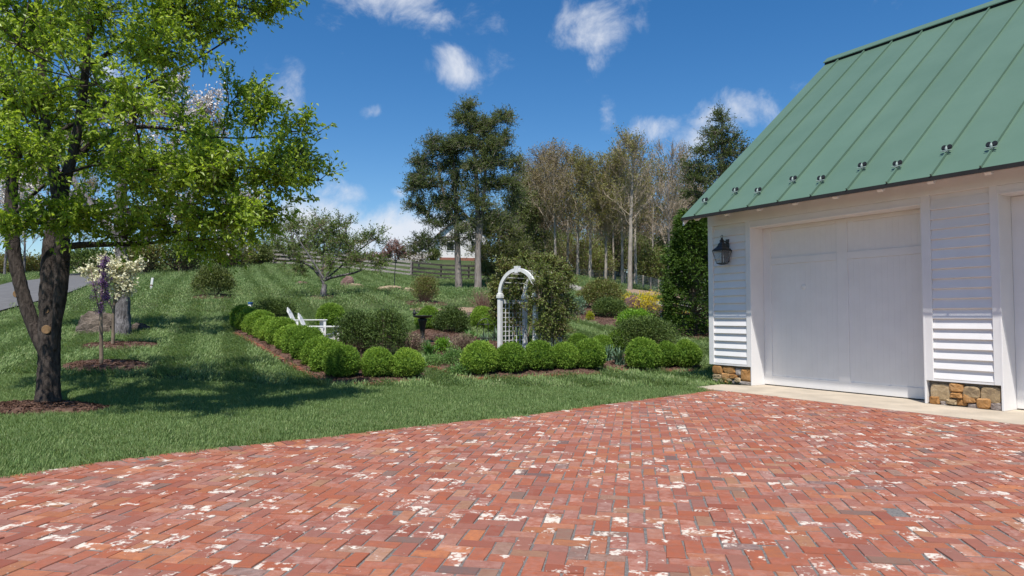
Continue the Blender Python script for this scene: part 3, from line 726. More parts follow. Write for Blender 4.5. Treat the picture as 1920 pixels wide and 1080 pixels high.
sf = MB().prism([(-o_ + .03, ze - .035), (.06, ze + slope * (o_ + .06) - .06), (.06, ze + slope * (o_ + .06) - .09), (-o_ + .03, ze - .065)], 'x', XR0 + .036, XR1 - .03)
put('soffit', sf.me('soffit', M['white']), roof)
xt = -9.0 - .74
tail = MB().prism([(.0, ze + slope * .6 - .085), (-.50, ze + slope * .10 - .085), (-.50, ze + slope * .10 - .13), (-.45, ze + slope * .1 - .17), (-.34, ze + slope * .18 - .16), (-.22, ze + slope * .2 - .12), (.0, ze + slope * .2 - .08)], 'x', -.042, .042).me('rafter_tail', M['white'])
while xt < XR1 - .1:
    if xt > XR0 + .1: put('rafter_tail', tail, roof, (xt, -.0225, 0))
    xt += .74
# cast snow guards riding on the seams (a spread pair of wings over a bar)
GS = [(190, 455), (358, 400), (480, 402), (672, 340), (823, 340), (1045, 268), (1237, 262), (1502, 178), (1750, 162)]
gd = MB()
for sx in (-1, 1):
    for rr, dz_ in ((.05, 0), (.032, .012)):
        V = []; n_ = 14
        for j, y in enumerate((-.006 - dz_, .006 + 0)):
            for i in range(n_):
                a = 2 * pi * i / n_; V.append((sx * .046 + rr * cos(a) * .95, y, .066 + rr * sin(a)))
        F = [tuple(range(n_)), tuple(range(2 * n_ - 1, n_ - 1, -1))] + [(i, n_ + i, n_ + (i + 1) % n_, (i + 1) % n_) for i in range(n_)]
        gd.add(V, [tuple(reversed(f)) for f in F], 0)
gd2 = MB()
gd2.lathe([(.0, .0), (.02, .008), (.024, .034), (.018, .06), (.011, .082), (.0, .092)], 10)
gd2.box(-.095, .095, -.012, .004, -.005, .012, 0, .003)
gd2.box(-.016, .016, -.02, .26, -.02, -.004)
gm1, gm2 = gd.me('wings', M['black']), gd2.me('eagle_body', M['galv'], False)
for k, x in enumerate(seams):
    # distance up the slope, read off the photograph on the first nine seams, then alternating
    if k < 9:
        px, py = 1260 + GS[k][0] / 2.909, 220 + (GS[k][1] + 18) / 2.909
        best = None
        for s in np.arange(.1, 1.6, .01):
            yl = -o_ + tdir[0] * s; zl = ze + tdir[1] * s; q = WL(x, yl, zl); q = q - np.array([0, 0, CAMZ]); c2, s2 = cos(PITCH), sin(PITCH)
            yy_ = q[1] * c2 + q[2] * s2; z2 = -q[1] * s2 + q[2] * c2; e_ = abs(540 - FOC * z2 / yy_ - py)
            if best is None or e_ < best[0]: best = (e_, s)
        s = best[1]
    else: s = .62 if k % 2 else .9
    o = put('snow_guard', gm1, roof, (x, -o_ + tdir[0] * s + un[0] * .04, ze + tdir[1] * s + un[1] * .04)); o.rotation_euler = (radians(-8), 0, 0)
    put('eagle_body', gm2, o, (0, -.02, 0)) if False else None
    o.scale = (.8, .8, .8); o2 = put('snow_guard_bar', gm2, roof, (x, -o_ + tdir[0] * s + un[0] * .04 - .018, ze + tdir[1] * s + un[1] * .04)); o2.rotation_euler = (radians(-8), 0, 0); o2.scale = (.8, .8, .8)
# concrete apron
apr = MB(); AX = [ap0, WL(-8.9, AP_Y + .02)[:2], ap1, WL(1.5, rec + .3)[:2], WL(-8.84, rec + .3)[:2], WL(-8.86, -.02)[:2], WL(-9.35, -.3)[:2]]
apr.prism([tuple(p) for p in AX], 'z', -.09, .004)
tag(put('concrete_apron', apr.me('concrete_apron', M['concrete'])), 'pale concrete apron in front of the garage doors', kind='structure')

# wall lantern
def lantern(loc, rz):
    t_ = thing('wall_lantern', 'black carriage lantern with ring finial on the white garage wall', 'lantern', loc, rz)
    m = MB(); m.box(-.055, .055, -.014, 0, .05, .5, 0, .004); m.tube([(0, -.01, .42), (0, -.09, .455), (0, -.17, .44)], .012, 8); put('back_plate', m.me('back_plate', M['black']), t_)
    hb, ht, zb, zt = .088, .158, .02, .27; c0 = (0, -.19)
    m = MB(); m.lathe([(.2, zt), (.215, zt + .012), (.20, zt + .03), (.145, zt + .06), (.10, zt + .10), (.088, zt + .135), (.05, zt + .16), (.045, zt + .18)], 4, c0, 0, .5); put('lantern_roof', m.me('lantern_roof', M['black']), t_)
    m = MB(); m.lathe([(.05, zt + .18), (.062, zt + .19), (.045, zt + .205), (.03, zt + .225), (.022, zt + .245), (.0, zt + .25)], 12, c0); put('finial', m.me('finial', M['black'], True), t_)
    m = MB(); m.tube([(c0[0] + .03 * cos(a), c0[1], zt + .275 + .03 * sin(a)) for a in np.linspace(0, 2 * pi, 17)], .006, 6, 0, False); put('ring', m.me('ring', M['black'], True), t_)
    m = MB()
    for sx in (-1, 1):
        for sy in (-1, 1): m.tube([(sx * hb, c0[1] + sy * hb, zb), (sx * ht, c0[1] + sy * ht, zt)], .009, 4)
        m.tube([(sx * ht, c0[1] - ht, zt), (sx * ht, c0[1] + ht, zt)], .009, 4); m.tube([(-ht, c0[1] + sx * ht, zt), (ht, c0[1] + sx * ht, zt)], .009, 4)
    put('cage', m.me('cage', M['black']), t_)
    m = MB(); m.lathe([(.0, zb - .03), (.05, zb - .025), (.13, zb - .004), (.13, zb + .012), (.0, zb + .012)], 4, c0, 0, .5); put('base_plate', m.me('base_plate', M['black']), t_)
    gl, gt, gb, go = mat('lantern_glass'); gb.inputs['Base Color'].default_value = (.9, .9, .9, 1); gb.inputs['Roughness'].default_value = .03
    tr = N(gt, 'ShaderNodeBsdfTransparent'); tr.inputs[0].default_value = (.78, .8, .8, 1); ms = N(gt, 'ShaderNodeMixShader'); ms.inputs[0].default_value = .12
    LK(gt, tr, ms, 1); LK(gt, gb, ms, 2); LK(gt, ms, go)
    for k in range(4):
        a = [(-hb, -hb), (hb, -hb), (hb, hb), (-hb, hb)]; b_ = [(-ht, -ht), (ht, -ht), (ht, ht), (-ht, ht)]; k2 = (k + 1) % 4
        pane = mesh('pane', [(a[k][0], c0[1] + a[k][1], zb + .012), (a[k2][0], c0[1] + a[k2][1], zb + .012), (b_[k2][0], c0[1] + b_[k2][1], zt), (b_[k][0], c0[1] + b_[k][1], zt)], [(0, 1, 2, 3)], gl)
        put('pane', pane, t_)
    for dx in (-.035, .035):
        m = MB().lathe([(.011, zb + .012), (.011, zb + .11), (.004, zb + .115), (.010, zb + .135), (.002, zb + .165)], 8, (dx, c0[1])); put('candle', m.me('candle', M['whitewood'], True), t_)
    m = MB().box(-.075, .075, -.075, -.07, zb + .02, zt - .01); put('reflector', m.me('reflector', M['black']), t_)
lantern(WL(xc + .49, -.0, 2.30), AZ - pi / 2)
bpy.data.objects['wall_lantern'].scale = (.8, .84, 1.0)

# ------------------------------------------------------------------ tree builders
def poly_path(g, a, b_, n_=7, sag=0.0, wob=.06, lift=.25):
    t_ = np.linspace(0, 1, n_)[:, None]; L = np.linalg.norm(b_ - a)
    mid = (a + b_) / 2 + np.array([0, 0, lift * L * .5]) + g.normal(0, wob, 3) * L
    p = (1 - t_) ** 2 * a + 2 * t_ * (1 - t_) * mid + t_ ** 2 * b_
    p = p + g.normal(0, wob * .28, (n_, 3)) * L * np.sin(t_ * pi) - np.array([0, 0, 1]) * sag * L * t_ ** 2
    return p
def blob_tree(g, trunks, blobs, tw=9, twl=.5, lpt=7, lift=.25, sag=0.0, sub_r=.012, up=.25, ratio=.45, tip_r=.004, surf=.5, ksub=4, face=None):
    """trunks [(pts, radii)]; blobs [(centre, radii, n_sub)] -> woody Geo, leaf anchors, leaf axes"""
    wood = Geo(); sk, sr = [], []
    for p, r in trunks: sk.append(p[1:]); sr.append(r[1:])
    sk = np.concatenate(sk); sr = np.concatenate(sr); LA, LX, TA, TB = [], [], [], []
    blobs = sorted(blobs, key=lambda b: np.min(np.linalg.norm(sk - b[0], axis=1)))
    for c_, rad, ns in blobs:
        c_ = np.asarray(c_, float); rad = np.asarray(rad, float)
        d = np.linalg.norm(sk - c_, axis=1) + np.maximum(0, sk[:, 2] - c_[2]) * 1.6 + np.maximum(0, .015 - sr) * 30
        k = np.argmin(d); a = sk[k]; r0 = min(sr[k] * ratio + .004, .02 + .02 * np.linalg.norm(c_ - a))
        p = poly_path(g, a, c_ + g.normal(0, .15, 3) * rad, 8, sag * .4, .07, lift); r = np.linspace(r0, max(r0 * .3, sub_r * .8), 8)
        wood.add(*tube(p, r, 6)); sk = np.concatenate([sk, p[2:]]); sr = np.concatenate([sr, r[2:]])
        for j in range(ns):
            v = nrm(g.normal(size=(1, 3)))[0]; tg = c_ + v * rad * g.random() ** surf
            q = p[g.integers(2, 8)] if g.random() < .75 else sk[np.argmin(np.linalg.norm(sk - tg, axis=1) + (sr < sub_r * .8))]
            s = poly_path(g, q, tg, 5, sag, .09, lift * .8); wood.add(*tube(s, np.linspace(sub_r, tip_r, 5), ksub))
            dr = nrm((s[-1] - s[1])[None])[0]
            tt = g.uniform(.25, 1, tw) ** .8; base_ = np.stack([np.interp(tt * 4, np.arange(5), s[:, i]) for i in range(3)], 1)
            dd = nrm(dr * .7 + g.normal(0, .55, (tw, 3)) + np.array([0, 0, up])); e_ = base_ + dd * (twl * g.uniform(.45, 1.2, (tw, 1))); e_[:, 2] -= sag * twl * .6
            TA.append(base_); TB.append(e_)
    TA, TB = np.concatenate(TA), np.concatenate(TB)
    wood.add(*sticks(TA, TB, tip_r, tip_r * .5, 3))
    if lpt > 0:
        u = g.uniform(.08, 1.03, (len(TA), lpt, 1)); LA = (TA[:, None] + (TB - TA)[:, None] * u).reshape(-1, 3)
        LX = np.repeat(nrm(TB - TA), lpt, 0) * .6 + g.normal(0, .6, (len(LA), 3)); LA = LA + g.normal(0, .012, LA.shape)
    return wood, np.asarray(LA), np.asarray(LX)
def trunk_geo(g, pts, radii, k=20, lobes=3, amp=.12, rough=.03, step=.08):
    """a fluted, uneven stem"""
    p = smooth_line(np.column_stack([pts, radii]), step); c_, r = p[:, :3], p[:, 3]
    c_[0] = pts[0]; T = nrm(np.gradient(c_, axis=0)); U = nrm(np.cross(np.tile([0, 1.0, 0], (len(T), 1)), T)); Vv = np.cross(T, U)
    a = np.arange(k) * 2 * pi / k; ph = g.uniform(0, 6)
    h = np.linalg.norm(c_ - c_[0], axis=1)[:, None]
    R = r[:, None] * (1 + amp * np.cos(lobes * a[None] + ph + .5 * h) + amp * .5 * np.cos((lobes + 2) * a[None] + 1.3 * h) + rough * g.normal(size=(len(c_), k)))
    V = (c_[:, None] + R[..., None] * (np.cos(a)[None, :, None] * U[:, None] + np.sin(a)[None, :, None] * Vv[:, None])).reshape(-1, 3)
    n_ = len(c_); i = np.arange(n_ - 1)[:, None] * k; j = np.arange(k)[None]
    F = np.stack([i + j, i + (j + 1) % k, i + k + (j + 1) % k, i + k + j], -1).reshape(-1, 4)
    return V, F
def PX(D, *pts):
    """trunk points (px, py, width px) at distance D -> pts, radii"""
    q = np.array([P(a, b_, D) for a, b_, *_ in pts]); r = np.array([c_[2] * D / FOC / 2 for c_ in pts]); return q, r
def BP(D, px, py, rx, ry, ns, dz=None):
    """crown lobe seen at a pixel: centre, radii"""
    return (P(px, py, D), np.array([rx * D / FOC, (dz if dz is not None else (rx + ry) / 2 * D / FOC), ry * D / FOC]), ns)
def finish(t_, name, geo, m, smooth=False): return put(name, geo.me(name, m, smooth, np.array(t_.location)), t_)

# ------------------------------------------------------------------ the big tree at the left
g = rng(3); D0 = 10.3
base = G(92, D0)
big = thing('leafy_tree', 'big tree with fresh green leaves and dark forked trunk at the left', 'tree', base)
TR = Geo()
st1 = PX(D0, (92, 770, 62), (92, 745, 54), (94, 690, 50), (95, 620, 52), (98, 540, 54), (100, 470, 52), (104, 420, 44), (118, 350, 30), (138, 290, 25), (152, 210, 22), (163, 110, 18), (172, 0, 15), (178, -120, 11), (185, -250, 6))
st2 = PX(D0 - .12, (100, 655, 8), (106, 610, 14), (112, 570, 22), (116, 520, 24), (117, 460, 26), (115, 400, 24), (100, 320, 20), (85, 230, 16), (78, 120, 14), (70, 0, 12), (60, -140, 7))
st3 = PX(D0 + .05, (84, 660, 22), (68, 628, 24), (50, 575, 24), (34, 520, 22), (24, 460, 22), (20, 390, 20), (26, 290, 17), (14, 180, 14), (-20, 70, 11), (-60, -60, 7))
st1 = (st1[0], st1[1] * np.array([.85] + [.70] * 13)); st1[0][0][2] = base[2] - .1
for s, (l_, a_, k_) in zip((st1, st2, st3), ((3, .10, 26), (2, .05, 16), (2, .05, 16))): TR.add(*trunk_geo(g, s[0], s[1], k_, l_, a_, .035, .05))
lims = [PX(D0 - .3, (126, 462, 14), (170, 455, 12), (235, 461, 9), (300, 452, 5), (380, 450, 3)), PX(D0 + .7, (145, 300, 12), (185, 248, 11), (240, 236, 8), (320, 240, 5), (420, 262, 3), (520, 255, 2)),
        PX(D0 - .6, (100, 430, 9), (160, 400, 7), (260, 390, 5), (380, 380, 3), (500, 390, 2)), PX(D0 + .5, (160, 130, 9), (230, 80, 7), (330, 30, 4), (440, 15, 2.5)),
        PX(D0 - .5, (30, 400, 8), (80, 340, 6), (200, 300, 4), (330, 300, 2)), PX(D0 - .5, (80, 110, 12), (20, 60, 10), (-80, 0, 8), (-200, -40, 4)), PX(D0 + .2, (26, 300, 10), (-40, 240, 8), (-150, 190, 4)),
        PX(D0 + .2, (95, 260, 9), (200, 190, 6), (340, 130, 4), (450, 60, 2.5))]
for s in lims: TR.add(*trunk_geo(g, s[0], s[1], 9, 2, .05, .03, .08))
B = []
for px, py, rx, ry, ns, dd in [  # lobes of the crown
    (60, 40, 110, 80, 26, -1.0), (200, 30, 110, 75, 28, .2), (330, 10, 100, 60, 24, -.4), (450, 12, 75, 45, 17, .3), (520, 2, 45, 30, 8, .2), (300, 90, 100, 60, 24, -1.2), (400, 60, 50, 45, 10, .2),
    (60, 170, 95, 70, 22, -1.3), (170, 170, 90, 60, 20, .8), (60, 300, 100, 70, 22, -1.4), (190, 300, 95, 65, 22, .6), (130, 400, 100, 50, 20, -.9), (30, 420, 70, 50, 14, -1.2),
    (260, 330, 85, 60, 20, -1.6), (350, 320, 85, 55, 22, -1.4), (440, 320, 80, 55, 22, -.9), (520, 330, 70, 45, 18, -.4), (555, 300, 55, 40, 13, .1), (400, 400, 100, 45, 24, -1.2), (310, 420, 90, 45, 18, -.6),
    (480, 410, 55, 40, 13, -.2), (400, 460, 90, 25, 16, .5), (380, 250, 90, 60, 18, .9), (470, 225, 60, 50, 12, .6), (560, 245, 50, 28, 8, .2), (500, 180, 22, 40, 5, .3), (440, 170, 40, 50, 7, .6),
    (290, 170, 60, 40, 8, .7), (590, 330, 32, 35, 6, .2), (240, 440, 60, 30, 9, -.4), (100, 230, 70, 50, 14, .9), (10, 230, 60, 60, 12, -.2), (-80, 120, 110, 110, 20, 0), (-90, 320, 90, 90, 14, .3),
    (-100, -60, 140, 100, 20, 0), (80, -110, 140, 90, 22, .3), (260, -100, 130, 80, 20, .2), (120, -250, 150, 110, 20, .2), (300, -40, 100, 50, 12, 1.8), (150, 80, 120, 100, 16, 2.2), (100, 300, 120, 80, 12, 2.4), (320, 330, 100, 80, 12, 1.6),
    (30, 90, 130, 90, 12, -2.6), (240, 200, 110, 80, 12, -2.6), (120, -80, 140, 100, 14, -2.6)]:
    B.append(BP(D0 + dd, px, py, rx, ry, int(ns * 1.12)))
for px, D_ in ((60, 8.0), (180, 8.2), (300, 8.0), (420, 8.4), (500, 8.9), (240, 9.2), (120, 9.2), (360, 9.3), (470, 10.2), (-20, 8.6)):  # unseen lobes above the view, added to thicken the crown's shadow on the lawn
    B.append(BP(D_, px, -135, 100, 60, 16))
for tip, r0 in (((628, 226), .02), ((560, 3), .02), ((505, 135), .015)):
    pass
trk = [(smooth_line(np.column_stack(s), .15)[:, :3], smooth_line(np.column_stack(s), .15)[:, 3]) for s in (st1, st2, st3, *lims)]
wood, LA, LX = blob_tree(g, trk, B, tw=10, twl=.34, lpt=7, lift=.3, sub_r=.008, up=.3, tip_r=.003, ratio=.36)
# the long leading shoots that stand clear of the crown at the right
sh_a, sh_b = [], []
for pts in ([(520, 262), (575, 262), (632, 226)], [(470, 30), (520, 15), (566, 2)], [(480, 330), (560, 320), (604, 345)], [(430, 200), (478, 180), (512, 132)], [(470, 240), (500, 200), (528, 190)],
            [(380, 150), (382, 120), (380, 95)], [(425, 190), (428, 140), (436, 118)], [(340, 200), (345, 160), (348, 130)], [(540, 380), (575, 370), (600, 372)]):
    q = np.array([P(a, b_, D0 + .2) for a, b_ in pts]); q = smooth_line(q, .03); wood.add(*tube(q, np.linspace(.009, .003, len(q)), 4))
    k = g.integers(len(q) // 5, len(q), 34); LA = np.concatenate([LA, q[k] + g.normal(0, .03, (34, 3))]); LX = np.concatenate([LX, np.tile(q[-1] - q[0], (34, 1)) / np.linalg.norm(q[-1] - q[0]) * .8 + g.normal(0, .6, (34, 3))])
LA = LA - np.array([0, 0, .0])
for s in TR.V: pass
finish(big, 'trunk', TR, M['bark'], True)
finish(big, 'branches', wood, M['bark'])
lg = Geo().add(*leaves(g, LA, LX + np.array([0, 0, -.25]), .080, .040, .22)); finish(big, 'crown', lg, M['lf_main'])
for (px, py, s_) in ((86, 618, 7), (31, 551, 6), (87, 583, 3.5)):
    q = P(px, py, {86: D0 - .14, 31: D0 - .01, 87: D0 - .135}[px]); d = MB().lathe([(s_ * D0 / FOC * 1.2, -.08), (s_ * D0 / FOC * 1.15, -.004), (s_ * D0 / FOC * 1.0, -.001), (s_ * D0 / FOC * .9, -.002), (0.0, -.003)], 16)
    o = put('pruning_scar', d.me('pruning_scar', [M['pruned']], False), big, tuple(q - np.array(big.location))); o.rotation_euler = (pi / 2, 0, .15)

# ------------------------------------------------------------------ mulch beds
EXCL = []                                         # polygons where no grass grows
CHIP = []                                         # (x, y, z) of the bark chips
def bed(name, poly, label, h=.05, dens=170, mt='mulch', kind='structure', excl=True, chips=True):
    g = rng(len(EXCL) + 70); poly = smooth_line(np.concatenate([poly, poly[:1]]), .12)
    if excl: EXCL.append(poly)
    lo, hi = poly.min(0) - .1, poly.max(0) + .1; st = max(.07, (hi - lo).max() / 90)
    xs_, ys_ = np.arange(lo[0], hi[0], st), np.arange(lo[1], hi[1], st); X, Y = np.meshgrid(xs_, ys_); Q = np.stack([X.ravel(), Y.ravel()], 1)
    ins = inpoly(poly, Q); d = dist_line(poly, Q); hh = np.where(ins, h * np.clip(d / .25, 0, 1) ** .7, -.05) + np.where(ins, g.normal(0, .008, len(Q)), 0) + .012
    z = GZ(Q) + hh; nx_ = len(xs_); i = (np.arange(len(ys_) - 1)[:, None] * nx_ + np.arange(nx_ - 1)[None]).ravel()
    F = np.stack([i, i + 1, i + nx_ + 1, i + nx_], -1); keep = ins[F].any(1) | (d[F].min(1) < st)
    o = tag(put(name, mesh(name, np.column_stack([Q, z]), F[keep], M[mt], smooth=True)), label, kind=kind)
    if chips:
        A = (hi - lo).prod(); n_ = int(A * dens); q = g.uniform(lo, hi, (n_, 2)); ii = inpoly(poly, q); q = q[ii]; dd = dist_line(poly, q)
        CHIP.append(np.column_stack([q, GZ(q) + .014 + h * np.clip(dd / .25, 0, 1) ** .7]))
    return o
def ell(c_, rx, ry, n_=28, s=0):
    g = rng(s + 5); a = np.linspace(0, 2 * pi, n_, endpoint=False); r = 1 + .08 * np.sin(2 * a + g.uniform(0, 6)) + .06 * np.sin(3 * a + g.uniform(0, 6)) + .03 * np.sin(5 * a + g.uniform(0, 6))
    return np.stack([c_[0] + rx * r * np.cos(a), c_[1] + ry * r * np.sin(a)], 1)
b0 = G(75, 10.0); bed('mulch_ring', ell(b0, 1.0, .62, s=1), 'brown mulch round the big forked tree', .07, 260)
red_b, dog_b, gn_b = G(190, 14.2), G(211, 17.6), G(230, 20.0)
bed('mulch_ring', ell(red_b + np.array([.05, .1, 0]), .95, .75, s=2), 'brown mulch round the purple sapling', .06, 170)
bed('mulch_ring', ell(dog_b + np.array([.15, 0, 0]), .95, .9, s=3), 'brown mulch round the young dogwood', .06, 140)
app_b = G(606, 30.0); bed('mulch_ring', ell(app_b, .8, .9, s=4), 'brown mulch round the apple tree', .05, 60)
shr_b = G(400, 30.0); bed('mulch_ring', ell(shr_b, .85, .85, s=5), 'brown mulch under the shrub near the big tree', .05, 60)
spi_b = G(797, 27.3); bed('mulch_ring', ell(spi_b, .85, .85, s=6), 'brown mulch under the reddish twiggy shrub', .05, 60)
def gp_(px, py): return hit(px, py)[:2]
A_bed = np.array([gp_(437, 625), gp_(520, 672), gp_(612, 721), gp_(645, 724), gp_(720, 720), gp_(798, 715), gp_(790, 690), gp_(745, 668), gp_(690, 655), gp_(640, 640), gp_(585, 626), gp_(530, 614), gp_(490, 610), gp_(455, 612)])
bed('mulch_bed', A_bed, 'L-shaped mulch bed under the left boxwood row', .05, 110)
B_bed = np.array([gp_(800, 687), gp_(840, 701), gp_(882, 713), gp_(1000, 708), gp_(1136, 703), gp_(1118, 688), gp_(1075, 668), gp_(1020, 655), gp_(960, 648), gp_(900, 635), gp_(850, 620), gp_(790, 618), gp_(755, 630), gp_(745, 648), gp_(790, 660), gp_(835, 668)])
bed('mulch_bed', B_bed, 'large mulch bed round the arbor and birdbath', .05, 110)
C_bed = np.array([gp_(1128, 690), gp_(1180, 699), gp_(1250, 699), gp_(1316, 697), gp_(1310, 680), gp_(1270, 668), gp_(1190, 660), gp_(1130, 672)])
bed('mulch_bed', C_bed, 'short mulch bed under the three right boxwoods', .05, 110)
D_bed = np.array([gp_(1040, 575), gp_(1100, 604), gp_(1180, 622), gp_(1260, 632), gp_(1330, 640), gp_(1345, 628), gp_(1330, 600), gp_(1260, 578), gp_(1190, 572), gp_(1120, 570)])
bed('mulch_bed', D_bed, 'sloping mulch bed below the forsythia', .06, 60)
E_bed = np.array([gp_(1180, 552), gp_(1250, 560), gp_(1290, 572), gp_(1290, 556), gp_(1240, 548), gp_(1170, 541)])
bed('leaf_litter', E_bed, 'tan leaf litter along the wire fence', .03, 40, 'dirt', chips=False)
bed('bare_patch', ell(gp_(810, 582), 1.1, .5, s=9), 'worn straw-coloured patch in the lawn', .0, 0, 'dirt', excl=False, chips=False)
bed('bare_patch', ell(gp_(905, 588), 1.4, 1.2, s=12), 'tan bare soil beside the grey rock', .03, 40, 'dirt', chips=False)
# low brick edging of the beds
def edging(line, label):
    line = smooth_line(line, .05); s = np.concatenate([[0], np.cumsum(np.linalg.norm(np.diff(line, axis=0), axis=1))]); g = rng(8); V, F, c1, c2, c3 = [], [], [], [], []
    for s0 in np.arange(0, s[-1] - .2, .212):
        p = np.array([np.interp(s0 + .1, s, line[:, i]) for i in (0, 1)]); q = np.array([np.interp(s0 + .12, s, line[:, i]) for i in (0, 1)]); T_ = nrm((q - p)[None])[0]; S_ = np.array([-T_[1], T_[0]])
        z = gz(*p); h = .045 + g.normal(0, .006); bx = []
        a_ = g.normal(0, .04); T_, S_ = T_ * cos(a_) + S_ * sin(a_), S_ * cos(a_) - T_ * sin(a_)
        for zz_ in (z - .05, z + h): bx += [(*(p + T_ * u * .1 + S_ * v * .05), zz_) for u, v in ((-1, -1), (1, -1), (1, 1), (-1, 1))]
        n_ = len(V); V += bx; F += [tuple(n_ + i for i in f) for f in ((4, 5, 6, 7), (0, 1, 5, 4), (1, 2, 6, 5), (2, 3, 7, 6), (3, 0, 4, 7))]
        r = g.random(3); c1 += [.2 + r[0] * .7] * 8; c2 += [r[1] * .8] * 8; c3 += [r[2]] * 8
    o = put('brick_edging', mesh('brick_edging', V, F, M['brick'], None, False, {'b1': c1, 'b2': c2, 'b3': c3})); tag(o, label, 'edging', 'brick edgings of the flower beds'); return o
edging(A_bed[:6] , 'low brick edging along the left boxwood row')
edging(B_bed[:5], 'low brick edging in front of the five boxwoods')
edging(C_bed[:4], 'low brick edging in front of the three right boxwoods')

# ------------------------------------------------------------------ shrubs
def shrub_geo(g, rx, ry, rz, ncl, per, L, W, lump=.14, stems=20, shell=.35, spread=.06, up=.5, zc=None, flat_bottom=True, stem_r=.008, cover=.0):
    """clustered foliage on an uneven ellipsoid standing on z = 0; returns foliage, stems"""
    zc = rz * .92 if zc is None else zc
    d = nrm(g.normal(size=(int(ncl * 1.4), 3))); d[:, 2] = np.where(d[:, 2] < -.62, -d[:, 2], d[:, 2]); d = d[:ncl]
    rr = (1 + lump * snoise(g, d, 2.6)) * g.uniform(0, 1, len(d)) ** shell
    c_ = d * rr[:, None] * np.array([rx, ry, rz]) + np.array([0, 0, zc]); c_[:, 2] = np.maximum(c_[:, 2], .05)
    p = np.repeat(c_, per, 0) + g.normal(0, spread, (len(c_) * per, 3)); ax = np.repeat(d, per, 0) * .8 + g.normal(0, .55, (len(p), 3)) + np.array([0, 0, up])
    p[:, 2] = np.maximum(p[:, 2], .02)
    f = Geo().add(*leaves(g, p, ax, L, W, .2, g.normal(size=p.shape) * .7 + np.repeat(d, per, 0) * .9 + np.array([0, 0, .3])))
    s = Geo(); k = g.choice(len(c_), min(stems, len(c_)), replace=False); a = np.column_stack([g.normal(0, rx * .14, len(k)), g.normal(0, ry * .14, len(k)), np.full(len(k), -.08)])
    mid = a * .4 + c_[k] * .6 + np.array([0, 0, .0]); mid[:, 2] = c_[k][:, 2] * .5
    s.add(*sticks(a, mid, stem_r, stem_r * .7, 5)).add(*sticks(mid, c_[k], stem_r * .7, stem_r * .3, 4))
    return f, s
def core_geo(rx, ry, rz, zc, f=.8, k=14):
    u = np.linspace(-pi / 2, pi / 2, 9); a = np.arange(k) * 2 * pi / k
    V = np.array([(rx * f * cos(x) * cos(y), ry * f * cos(x) * sin(y), max(zc + rz * f * sin(x), .01)) for x in u for y in a])
    i = np.arange(8)[:, None] * k; j = np.arange(k)[None]; F = np.stack([i + j, i + (j + 1) % k, i + k + (j + 1) % k, i + k + j], -1).reshape(-1, 4)
    return V, F
# clipped boxwood balls: three meshes, each ball its own object
box_me = []
for v in range(4):
    g = rng(300 + v); R = .36
    f, s = shrub_geo(g, R, R, R, 2000, 6, .034, .019, (.05, .10, .07, .13)[v], 26, .10, .016, .25, R * .93)
    f.add(*core_geo(R, R, R, R * .93, .86))
    box_me.append((f.me('foliage', M['lf_box']), s.me('stems', M['lf_dark'] if False else M['twig'])))
def boxwood(px, D, R, label, grp, dz=0.0, sq=1.0):
    b_ = G(px, D); g = rng(int(px * 7)); t_ = thing('boxwood_ball', label, 'shrub', b_ + np.array([0, 0, dz - .01]), g.uniform(0, 6.28), grp)
    me = box_me[int(px) % 4]; s = R / .36
    for n_, m in zip(('foliage', 'stems'), me):
        o = put(n_, m, t_); o.scale = (s * g.uniform(.97, 1.04), s * g.uniform(.97, 1.04), s * sq * g.uniform(.95, 1.04))
    return t_
GA_ = 'clipped boxwood balls round the flower garden'
ordn = ['second', 'third', 'fourth', 'fifth', 'sixth', 'seventh', 'eighth', 'ninth', 'tenth', 'eleventh', 'twelfth']
pn, pf_ = G(641, 14.2), G(456, 21.9)
boxwood(641, 14.2, .36, 'corner boxwood ball where the long left row meets the front row', GA_)
for k in range(1, 13):
    q = pn + (pf_ - pn) * k / 12; px = 960 + q[0] / q[1] * FOC
    lab = 'last boxwood ball at the far end of the long left row' if k == 12 else f'{ordn[k - 1]} boxwood ball of the long left row counted from its near corner'
    boxwood(px, q[1], .385 + .02 * sin(k * 2.3), lab, GA_, -.09)
boxwood(708, 14.35, .335, 'boxwood ball between the corner ball and the end ball of the left bed', GA_)
boxwood(763, 14.4, .325, 'boxwood ball ending the left bed, left of the grass gap', GA_)
for k, (px, D, R) in enumerate([(900, 14.9, .375), (958, 15.15, .36), (1010, 15.5, .345), (1058, 15.8, .325), (1105, 16.0, .365)]):
    boxwood(px, D, R, ['biggest boxwood ball, leftmost of five before the arbor', 'second boxwood ball of five, below the white lattice', 'middle boxwood ball of five before the arbor', 'fourth boxwood ball of five, below the climbing rose', 'rightmost boxwood ball of five before the arbor'][k], GA_)
for k, (px, D, R) in enumerate([(1206, 16.2, .385), (1251, 16.6, .31), (1287, 16.6, .34)]):
    boxwood(px, D, R, ['leftmost of three boxwood balls near the garage corner', 'smallest boxwood ball, middle of three near the garage', 'boxwood ball nearest the garage corner'][k], GA_)
GB_ = 'loose boxwoods deeper in the garden'
for k, (px, D, R) in enumerate([(803, 21.5, .37), (620, 21.5, .42), (1085, 18.4, .28), (1128, 18.2, .30), (938, 21.5, .42), (905, 22.0, .4), (978, 18.2, .25), (1165, 18.6, .36)]):
    boxwood(px, D, R, ['small boxwood ball beside the black birdbath', 'boxwood ball right behind the white chairs', 'boxwood behind the rightmost of the five front balls', 'low boxwood at the edge of the right lawn', 'boxwood behind the wire trellis, next to the arbor post', 'boxwood partly hidden behind the wire trellis', 'tiny boxwood at the foot of the white lattice', 'boxwood behind the strap-leaved clump by the broad bush'][k], GB_, -.05)

